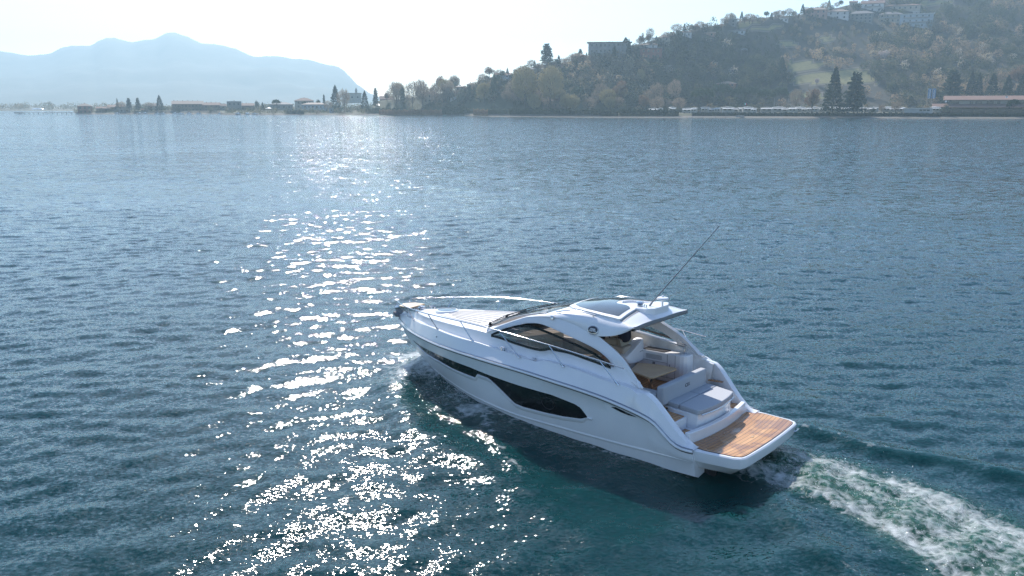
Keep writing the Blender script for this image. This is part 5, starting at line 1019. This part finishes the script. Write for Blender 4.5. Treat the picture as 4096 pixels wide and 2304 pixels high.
def hill_tree(r):
    px = 1500+(4500-1500)*r.random()**.8; ds = DS(px); dr = DR(px); d0 = ds+max(8, min(75, (dr-ds)*.42))
    D = d0-15+(dr-d0+12)*r.random(); x = (px-2048)/CAM_F*D*cosP; z = ground_z(px, D); u, v = pix(x, D, z)
    sc = .55 if (2950 < u < 3480 and v < 240) else 1.
    rad = r.uniform(2.1, 3.9)*sc; hh = rad*r.uniform(1.7, 2.5); s = D/CAM_F
    if any(inpoly(u, v, P) or inpoly(u, v-hh/s*.6, P) for P in MEADOW) : return None
    if v > (412-max(0, 40*(r.random()-.4)) if u < 2480 else 428) or (3000 < u < 3560 and v > 335 and r.random() < .75): return None
    if inpoly(u, v, [(3100, 205), (3470, 240), (3470, 252), (3150, 235)]): rad, hh = 1.6, 2.4
    for (x0, y0, x1, y1, Dh) in EX:
        if D < Dh+3 and x0-rad/s*.7 < u < x1+rad/s*.7 and v > y0 and v-hh/s < y1-(y1-y0)*(.55 if x1-x0 > 150 else .42): return None
    nn = fbm(np.array([x]), np.array([D]), 15, 26, 3)[0]; nn += r.normal(0, .07)
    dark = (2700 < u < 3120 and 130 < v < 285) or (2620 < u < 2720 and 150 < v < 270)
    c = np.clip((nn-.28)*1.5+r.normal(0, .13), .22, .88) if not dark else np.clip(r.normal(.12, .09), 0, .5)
    if not dark and r.random() < .13: c = .1
    if r.random() < .012: c = .98
    return x, D, z-.4, rad, hh, c, 150
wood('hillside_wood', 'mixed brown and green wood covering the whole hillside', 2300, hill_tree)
def far_tree(r):
    x = r.uniform(-760, -300); D = r.uniform(940, 1000); return x, D, .8, r.uniform(3, 6), r.uniform(4, 8)*(1+.3*sin(x*.02)), r.uniform(.3, .5), 40
wood('far_wood', 'faint low tree belt on the opposite shore at the left', 260, far_tree)
def low_bush(r):
    px = r.uniform(295, 1880); ds = DS(px); D = ds+r.uniform(4, 26); x = (px-2048)/CAM_F*D*cosP; return x, D, ground_z(px, D), r.uniform(1.0, 2.6), r.uniform(1.6, 4.6), r.uniform(.05, .5), 50
wood('shore_shrubs', 'low dark shrubs lining the left shore', 420, low_bush)
def mid_bush(r):
    px = r.uniform(420, 1500); D = 655+r.uniform(0, 40); x = (px-2048)/CAM_F*D*cosP; return x, D, 1, r.uniform(2, 4), r.uniform(4, 7.5), r.uniform(.1, .5), 50
wood('town_trees', 'hazy tree belt behind the houses of the left shore', 340, mid_bush)
def camp_bush(r):
    px = r.uniform(2480, 4300); D = DS(px)+r.uniform(46, 66); x = (px-2048)/CAM_F*D*cosP; return x, D, ground_z(px, D), r.uniform(1.5, 3), r.uniform(3, 6), r.uniform(.08, .5), 60
wood('campsite_shrubs', 'shrubs growing behind the row of caravans', 230, camp_bush)
# hedges, reeds
def hedge(px0, px1, top, base, kind, label, name='hedge', cat='hedge', thick=2.0, off=9):
    r = np.random.default_rng(int(px0)); n = int((px1-px0)*26); px = r.uniform(px0, px1, n); P = []
    for q in px:
        D = DS(q)+off+r.uniform(0, thick); s = D/CAM_F; z0 = ground_z(q, D); ht = max(1.2, (base-top)*s); P.append(((q-2048)/CAM_F*D*cosP, D, z0+r.uniform(-.1, 1)**1*ht*(1+.12*sin(q*.3))))
    a_, f_ = quads(np.array(P), r.uniform(.25, .7, n), r.uniform(.15, .5, n), r, np.tile((0, 0, 1.), (n, 1)) if kind in ('russet', 'bare') else None)
    o = fast_mesh(name, a_, f_, FM[kind]); return tag(o, label, cat)
hedge(2035, 2475, 440, 459, 'round', 'long clipped dark hedge along the beach under the great willows', off=7); hedge(2478, 2716, 437, 459, 'round', 'dark hedge along the beach below the first caravans', off=8)
hedge(1462, 1600, 428, 448, 'round', 'tall clipped hedge in front of the white marquee', off=10); hedge(1768, 1855, 430, 456, 'round', 'dark hedge block right of the reeds', off=5); hedge(1856, 2030, 440, 458, 'olive', 'uneven green hedge left of the great willows', off=8)
hedge(1515, 1768, 440, 459, 'russet', 'pale brown reed bed at the water edge', 'reed_bed', 'reeds', 3, 1.5); hedge(1892, 1951, 437, 460, 'russet', 'reddish reed clump on the beach', 'reed_clump', 'reeds', 1.5, 3)
hedge(1146, 1215, 441, 452, 'round', 'low clipped hedge on the left lawn', off=6); hedge(2770, 4300, 456, 464, 'round', 'dark overgrown bank below the caravans', 'bank_hedge', 'hedge', 1.0, 9)

# ------------------------------------------------------------------ caravans
def caravan():
    r = empty('caravan'); prof = [(-1.15, .45), (1.15, .45), (1.2, 1.2), (1.15, 2.2), (.75, 2.62), (-.75, 2.62), (-1.15, 2.2), (-1.2, 1.2)]; L_ = 3.2
    b = MB(); n = len(prof); V = [(x*L_/1.2*.5*1.0, -1.1, z) for x, z in prof]+[(x*L_/1.2*.5, 1.1, z) for x, z in prof]
    b.add(V, [tuple(range(n)), tuple(range(2*n-1, n-1, -1))]+[(i, i+n, (i+1) % n+n, (i+1) % n) for i in range(n)]); b.build('body', wallmat((.50, .48, .44)), r, smooth=False)
    b = MB(); b.grid([[(x*L_*.56, -1.45+2.9*k, 2.62+.28*(1-x*x)-.12*abs(k-.5)) for k in (0, .5, 1)] for x in np.linspace(-1, 1, 7)]); b.build('roof', M['white_roof'], r, solid=.1)
    for x in (-.75, .55): b = MB(); b.box((x, -1.12, 1.65), (.75, .06, .55)); b.build('window', M['pane'], r, smooth=False)
    b = MB(); b.box((-.1, -1.12, 1.35), (.5, .05, 1.5)); b.build('door', wallmat((.40, .40, .40)), r, smooth=False)
    b = MB(); b.prism([(-1.5, -2.9), (1.5, -2.9), (1.5, -1.1), (-1.5, -1.1)], lambda x, y: 2.12+(y+2.9)*.2, lambda x, y: 2.2+(y+2.9)*.2); b.box((-1.45, -2.85, 1.1), (.07, .07, 2.2)); b.box((1.45, -2.85, 1.1), (.07, .07, 2.2)); b.build('awning', M['white_roof'], r, smooth=False)
    for x in (-.9, .9): b = MB(); b.lathe([(0, -.1), (.32, -.1), (.32, .1), (0, .1)], (x, -.9, .32), 12, axis='y'); b.build('wheel', M['rubber'], r)
    return r
def copy_tree(o, parent=None):
    c = o.copy(); COL.objects.link(c); c.parent = parent
    for ch in list(o.children): copy_tree(ch, c)
    return c
CV = [(2615, 38), (2640, 22), (2690, 28), (2752, 40), (2778, 26), (2822, 36), (2848, 40), (2872, 28), (2912, 48), (2938, 50), (2968, 30), (2992, 42), (3017, 24), (3071, 52), (3115, 50), (3153, 50), (3174, 36), (3202, 40), (3224, 30), (3243, 26), (3262, 26), (3288, 30), (3318, 24), (3332, 46), (3361, 40), (3381, 44), (3441, 32), (3469, 28), (3497, 34), (3550, 38), (3580, 32), (3604, 36), (3744, 34), (3772, 28)]
cv0 = caravan()
for i, (px, wp) in enumerate(CV):
    c = cv0 if i == 0 else copy_tree(cv0)
    D = DS(px)+18+(i*7 % 4)*5.5; p = Vector(((px-2048)/CAM_F*D*cosP, D, ground_z(px, D)-.05)); c.location = p; k = wp*D/CAM_F/3.5; c.scale = (k, min(k, 1.5), 1.0+.10*(i % 3)); c.rotation_euler = (0, 0, -math.atan2(p.x, D)+random.uniform(-.25, .25))
    tag(c, '%s caravan from the left in the campsite row along the shore' % ORD[i], 'caravan', 'caravans in the lakeside campsite')
# long white marquee with windows between the caravans and the restaurant
p = on_ground(3676, 455); r = empty('camp_marquee', p, -math.atan2(p.x, p.y)); tag(r, 'long low white marquee with window strip left of the restaurant', 'marquee')
b = MB(); b.box((0, 0, 1.2), (13.2, 4, 2.4)); b.build('wall', wallmat((.42, .42, .41)), r, smooth=False); b = MB(); b.prism([(-7, -2.4), (7, -2.4), (7, 2.4), (-7, 2.4)], 2.4, lambda x, y: 2.6+.45*(1-abs(x)/7)); b.grid([[(x, y, 2.62+.8*(1-abs(x)/7)) for y in (-2.3, 2.3)] for x in (-7, 0, 7)]); b.build('roof', M['white_roof'], r, smooth=False)
for x in (1.2, 2.9, 4.6): b = MB(); b.box((x, -2.03, 1.6), (1.4, .08, .8)); b.build('window', M['pane'], r, smooth=False)

# ------------------------------------------------------------------ piers, poles, flags, boats, signs
p0, p1 = at(62, 452, 612), at(292, 452, 606)
r = empty('pier', (p0.x, p0.y, 0)); tag(r, 'long thin pier on piles reaching out from the left point', 'pier'); Lp = p1.x-p0.x
b = MB(); b.box((Lp/2, 0, 1.05), (Lp, 2.2, .3)); b.build('deck', M['concrete'], r, smooth=False); b = MB(); b.box((2.2, 0, .9), (4.6, 3.4, .8)); b.build('pier_head', M['slate'], r, smooth=False)
for k in range(13): b = MB(); b.tube([(3+k*(Lp-4)/12, 0, -1), (3+k*(Lp-4)/12, 0, 1)], .22, 6); b.build('pile', M['slate'], r)
for k in range(5): b = MB(); b.tube([(.2+k*1.0, -1.5, 1.2), (.2+k*1.0, -1.5, 2.4)], .06, 5); b.build('railing_post', M['slate'], r)
p0, p1 = at(2752, 468, DS(2752)-2.5), at(2975, 468, DS(2975)-1.5)
r = empty('jetty', (p0.x, p0.y, 0), math.atan2(p1.y-p0.y, p1.x-p0.x)); tag(r, 'low wooden jetty in front of the campsite', 'jetty'); Lp = (p1-p0).length
b = MB(); b.box((Lp/2, 0, .45), (Lp, 1.4, .18)); b.build('deck', M['concrete'], r, smooth=False)
for k, x in enumerate((.08, .26, .5, .68, .88)): b = MB(); b.tube([(Lp*x, .5, -.5), (Lp*x, .5, 3.8)], .09, 6); b.build('pole', M['slate'], r)
b = MB(); b.prism([(Lp*.86, .6), (Lp*.99, 5.5), (Lp*1.03, 5.2), (Lp*.90, .4)][::-1], .5, 1.2); b.build('gangway', M['concrete'], r, smooth=False)
p = at(3094, 452, 432); r = empty('flagpole', (p.x, p.y, 2)); tag(r, 'tall thin grey pole standing among the caravans', 'pole'); b = MB(); b.tube([(0, 0, 0), (0, 0, 8.3)], .12, 6, r1=.07); b.build('mast', M['concrete'], r); b = MB(); b.box((0, 0, 8.35), (.5, .3, .15)); b.build('lamp_head', M['slate'], r, smooth=False)
p = at(2974, 446, 436); r = empty('flag_mast', (p.x, p.y, 2)); tag(r, 'green white and red striped flag flying above the caravans', 'flag'); top = at(2974, 411, 436).z
b = MB(); b.tube([(0, 0, 0), (0, 0, top-2+.2)], .05, 6); b.build('mast', M['slate'], r)
for k, (nm, c) in enumerate((('green', (.02, .28, .12)), ('white', (.75, .75, .75)), ('red', (.5, .03, .04)))): b = MB(); b.grid([[(.05+(k+q)*.5, .12*sin((k+q)*2.2), top-2-.0-(k+q)*.12), (.05+(k+q)*.5, .12*sin((k+q)*2.2), top-2-.95-(k+q)*.12)] for q in (0, .5, 1)]); b.build('stripe', mat('flag_'+nm, c, .8), r, smooth=False)
def mesh_text(name, body, m, size, mtx, parent, extrude=.01, space=1., bold=0.):
    c = bpy.data.curves.new(name, 'FONT'); c.body = body; c.size = size; c.extrude = extrude; c.align_x = 'CENTER'; c.align_y = 'CENTER'; c.space_line = space; c.offset = bold
    t = bpy.data.objects.new(name, c); COL.objects.link(t); me = bpy.data.meshes.new_from_object(t); bpy.data.objects.remove(t); me.materials.clear(); me.materials.append(m)
    o = bpy.data.objects.new(name, me); COL.objects.link(o); o.parent = parent; o.matrix_local = mtx; return o
for k, (px, lab) in enumerate(((3714, 'left of two tall blue banner flags near the cedar'), (3732, 'right of two tall blue banner flags near the cedar'))):
    p = at(px-6, 402, 470); g = ground_z(px, 470); r = empty('banner_flag', (p.x, 470, g), -math.atan2(p.x, 470)); tag(r, lab, 'banner', 'tall blue banner flags by the cedar'); t0 = at(px, 354, 470).z-g; b0 = at(px, 393, 470).z-g
    b = MB(); b.tube([(0, 0, 0), (0, 0, t0)], .06, 6); b.build('mast', M['steel'], r); b = MB(); b.box((.95, 0, (t0+b0)/2), (1.7, .05, t0-b0)); b.build('banner', mat('banner_blue', (.06, .16, .34), .7), r, smooth=False)
    mesh_text('lettering', 'HYUNDAI', M['white_roof'], 1.15, Matrix.Translation((.95, -.05, b0+(t0-b0)*.40)) @ Matrix.Rotation(pi/2, 4, 'X') @ Matrix.Rotation(-pi/2, 4, 'Z'), r, .01, bold=.02)
    b = MB(); b.lathe([(0, .06), (.45, .05), (.5, .0)], (.95, -.03, t0-.75), 14, axis='y'); b.build('emblem', M['white_roof'], r)
p = on_ground(2950, 232); r = empty('hotel_sign', (p.x, p.y-9, p.z+3.0), -math.atan2(p.x, p.y)); tag(r, 'pale letters of a hotel sign standing in the dark wood', 'sign')
mesh_text('lettering', 'HOTEL', mat('sign_white', (.20, .25, .27), .6), 1.5, Matrix.Translation((0, 0, 1.6)) @ Matrix.Rotation(pi/2, 4, 'X'), r, .06, bold=.02)
b = MB(); b.box((0, .2, 1), (5, .1, .1)); b.box((-2, .3, -.9), (.15, .15, 3.8)); b.box((2, .3, -.9), (.15, .15, 3.8)); b.build('frame', M['slate'], r, smooth=False)
# moored boats and cars by the left shore
def small_boat():
    r = empty('moored_boat'); b = MB(); rows = [[(x, -w_, .9), (x, -w_*.8, .1), (x, w_*.8, .1), (x, w_, .9)] for x, w_ in ((-3, .9), (-1, 1.1), (1, 1.0), (2.4, .6), (3.2, .05))]; b.grid(rows); b.F.append((0, 3, 2, 1)); b.build('hull', M['gel'], r, smooth=False)
    b = MB(); b.grid([[(x, -w_*.98, .88), (x, w_*.98, .88)] for x, w_ in ((-3, .9), (-1, 1.1), (1, 1.0), (2.4, .6), (3.2, .05))]); b.build('deck', M['white_roof'], r, smooth=False)
    b = MB(); b.box((-.3, 0, 1.3), (2.2, 1.5, .9), taper=.75); b.build('cabin', M['gel'], r, smooth=False); b = MB(); b.box((-.3, -.69, 1.4), (1.6, .08, .35)); b.build('cabin_window', M['pane'], r, smooth=False); return r
sb = small_boat(); BP = [(465, 'alone on the slipway'), (555, 'below the right cedar'), (577, 'left of the tall broad spruce'), (627, 'directly under the tall broad spruce'), (649, 'just right of the tall broad spruce'), (695, 'under the small tower house'), (720, 'at the left end of the long row house'), (752, 'in the middle of the long row house'), (790, 'at the right end of the long row house'), (876, 'below the grey house'), (950, 'below the pale roofed hall'), (986, 'right of the pale roofed hall'), (1016, 'beside the round dark tree')]
for i, (px, lab) in enumerate(BP):
    c = sb if i == 0 else copy_tree(sb); D = DS(px)+(-2 if 600 < px < 880 else 3.5); c.location = ((px-2048)/CAM_F*D*cosP, D, .0 if D < DS(px) else ground_z(px, D)); c.rotation_euler = (0, 0, random.uniform(-.4, .4)+(pi if i % 2 else 0)); k = random.uniform(.55, .8); c.scale = (k, k, k)
    tag(c, 'small white boat %s on the left shore' % lab, 'boat', 'small boats along the left shore')
p = on_ground(1075, 449); r = empty('parasol', p); tag(r, 'open white parasol on the lawn of the left shore', 'parasol'); b = MB(); b.lathe([(0, 3.6), (1.3, 3.2), (2.7, 2.5), (2.65, 2.45)], (0, 0, 0), 12); b.build('canopy', M['white_roof'], r, smooth=False); b = MB(); b.tube([(0, 0, -.2), (0, 0, 3.5)], .08, 6); b.build('pole', M['slate'], r)
p = at(152, 441, 960); r = empty('tennis_dome', (p.x, 960, .8)); tag(r, 'pale inflated dome glinting on the opposite shore', 'dome'); b = MB(); b.lathe([(0, 2.4), (4, 2.1), (6.5, 1.2), (8, 0)], (0, 0, 0), 20); o = b.build('cover', mat('dome_fabric', (.8, .8, .8), .15), r); o.scale = (1, .6, 1)
def car():
    r = empty('parked_car'); b = MB(); b.box((0, 0, .62), (4.2, 1.7, .65)); b.box((-.1, 0, 1.15), (2.3, 1.5, .5), taper=.78); b.build('body', mat('silver_paint', (.5, .52, .54), .2, metal=.6), r, smooth=False, bevel=.08)
    b = MB(); b.box((-.1, -.72, 1.15), (1.8, .1, .34)); b.build('side_glass', M['pane'], r, smooth=False)
    for x in (-1.3, 1.3): b = MB(); b.lathe([(0, -.1), (.32, -.1), (.32, .1), (0, .1)], (x, -.8, .32), 12, axis='y'); b.build('wheel', M['rubber'], r)
    return r
c0 = car(); CP = [(1262, 'left end of the left shore car park'), (1290, 'second place of the left shore car park'), (1333, 'beside the white shed'), (1362, 'under the tall forked bare tree'), (1396, 'right of the tall forked bare tree'), (3738, 'right of the blue banners'), (3755, 'between the banners and the restaurant')]
for i, (px, lab) in enumerate(CP):
    c = c0 if i == 0 else copy_tree(c0); D = DS(px)+(32 if px < 3000 else 62); c.location = ((px-2048)/CAM_F*D*cosP, D, ground_z(px, D)); c.rotation_euler = (0, 0, random.uniform(-.3, .3)); tag(c, 'silver car parked at the %s' % lab if 'end' in lab or 'place' in lab else 'silver car parked %s' % lab, 'car', 'cars parked near the shore')
# a floating buoy and a bird far out
p = at(603*1.59, 300*1.59, 300)

# ------------------------------------------------------------------ the helmsman, seated at the wheel
def skinned(name, pts, edges, rad, m, parent, sub=2):
    me = bpy.data.meshes.new(name); me.from_pydata(pts, edges, []); o = bpy.data.objects.new(name, me); COL.objects.link(o); o.parent = parent
    s = o.modifiers.new('skin', 'SKIN'); s.use_smooth_shade = True
    for i, r_ in enumerate(rad):
        v = me.skin_vertices[0].data[i]; v.radius = (r_, r_) if not isinstance(r_, tuple) else r_; v.use_root = i == 0
    u = o.modifiers.new('sub', 'SUBSURF'); u.levels = sub; u.render_levels = sub; me.materials.append(m); return o
PR = empty('person'); PR.matrix_world = YM @ Matrix.Translation((2.88, -.62, 1.74)); tag(PR, 'person in a navy top and khaki trousers seated at the helm under the hardtop', 'person')
J = dict(pel=(0, 0, .06), wst=(-.01, 0, .24), chs=(.04, 0, .44), nk=(.07, 0, .56), hd0=(.09, 0, .63), hd=(.10, 0, .72), hdt=(.09, 0, .79))
pts = [J['pel'], J['wst'], J['chs'], J['nk'], J['hd0'], J['hd'], J['hdt']]; ed = [(i, i+1) for i in range(6)]; rad = [(.15, .12), (.14, .11), (.16, .12), .055, .06, .085, .06]
for s in (1, -1):
    k = len(pts); pts += [(.04, s*.17, .50), (.14, s*.23, .28), (.36, s*.16, .22), (.42, s*.14, .22), (.06, s*.10, .02), (.44, s*.12, .03), (.46, s*.12, -.38), (.60, s*.12, -.44)]
    ed += [(2, k), (k, k+1), (k+1, k+2), (k+2, k+3), (0, k+4), (k+4, k+5), (k+5, k+6), (k+6, k+7)]; rad += [.065, .048, .034, .030, .09, .068, .045, .035]
body = skinned('body', pts, ed, rad, M['skin'], PR)
shirt = skinned('shirt', [(0, 0, .02), (-.02, 0, .24), (.03, 0, .45), (.06, 0, .545)]+[q for s in (1, -1) for q in ((.04, s*.17, .50), (.14, s*.23, .28), (.34, s*.165, .225))], [(0, 1), (1, 2), (2, 3), (2, 4), (4, 5), (5, 6), (2, 7), (7, 8), (8, 9)], [(.19, .15), (.185, .15), (.20, .145), .07, .085, .065, .05, .085, .065, .05], M['cloth_dark'], PR)
skinned('trousers', [(0, 0, .05)]+[q for s in (1, -1) for q in ((.08, s*.11, .02), (.44, s*.125, .03), (.47, s*.125, -.34))], [(0, 1), (1, 2), (2, 3), (0, 4), (4, 5), (5, 6)], [(.175, .14), .115, .09, .065, .115, .09, .065], M['cloth_beige'], PR)
b = MB(); rows = []
for a_ in np.linspace(0, pi*.62, 8): rows.append([(.075-.0+.105*sin(a_)*cos(c_)-.015, .09*sin(a_)*sin(c_), .735+.105*cos(a_)) for c_ in np.linspace(0, 2*pi, 17)[:-1]])
b.grid(rows, closed=True); b.build('hair', M['hair'], PR)
for s in (1, -1):      # hands closed on the wheel rim: palm, four fingers, thumb
    c = Vector((.44, s*.14, .215)); hp = [tuple(c), tuple(c+Vector((.05, 0, .01)))]; skinned('hand', hp, [(0, 1)], [.028, .034], M['skin'], PR, 1)
    for k in range(4):
        f0 = c+Vector((.075, (k-1.5)*.019, .01)); q = [.030, .034, .032, .024][k]
        skinned('finger', [tuple(f0), tuple(f0+Vector((q, 0, .008))), tuple(f0+Vector((q*1.25, 0, -.020))), tuple(f0+Vector((q*.7, 0, -.038)))], [(0, 1), (1, 2), (2, 3)], [.010, .009, .009, .008], M['skin'], PR, 1)
    f0 = c+Vector((.03, -s*.03, .0)); skinned('thumb', [tuple(f0), tuple(f0+Vector((.03, -s*.015, .0))), tuple(f0+Vector((.055, -s*.01, -.012)))], [(0, 1), (1, 2)], [.012, .011, .009], M['skin'], PR, 1)

# ------------------------------------------------------------------ haze over the lake
hz_ = MB(); hz_.box((0, 1720, 143), (6400, 3640, 296)); o = hz_.build('haze', None, None, smooth=False); o['kind'] = 'stuff'; o['label'] = 'thin blue haze hanging over the lake and the hills'; o['category'] = 'haze'
hm = bpy.data.materials.new('lake_haze'); hm.use_nodes = True; t = hm.node_tree; t.nodes.clear(); ou = t.nodes.new('ShaderNodeOutputMaterial'); pv = t.nodes.new('ShaderNodeVolumePrincipled')
pv.inputs['Color'].default_value = (.57, .82, .97, 1); pv.inputs['Density'].default_value = .00035; pv.inputs['Anisotropy'].default_value = .35; t.links.new(pv.outputs[0], ou.inputs['Volume']); o.data.materials.append(hm)
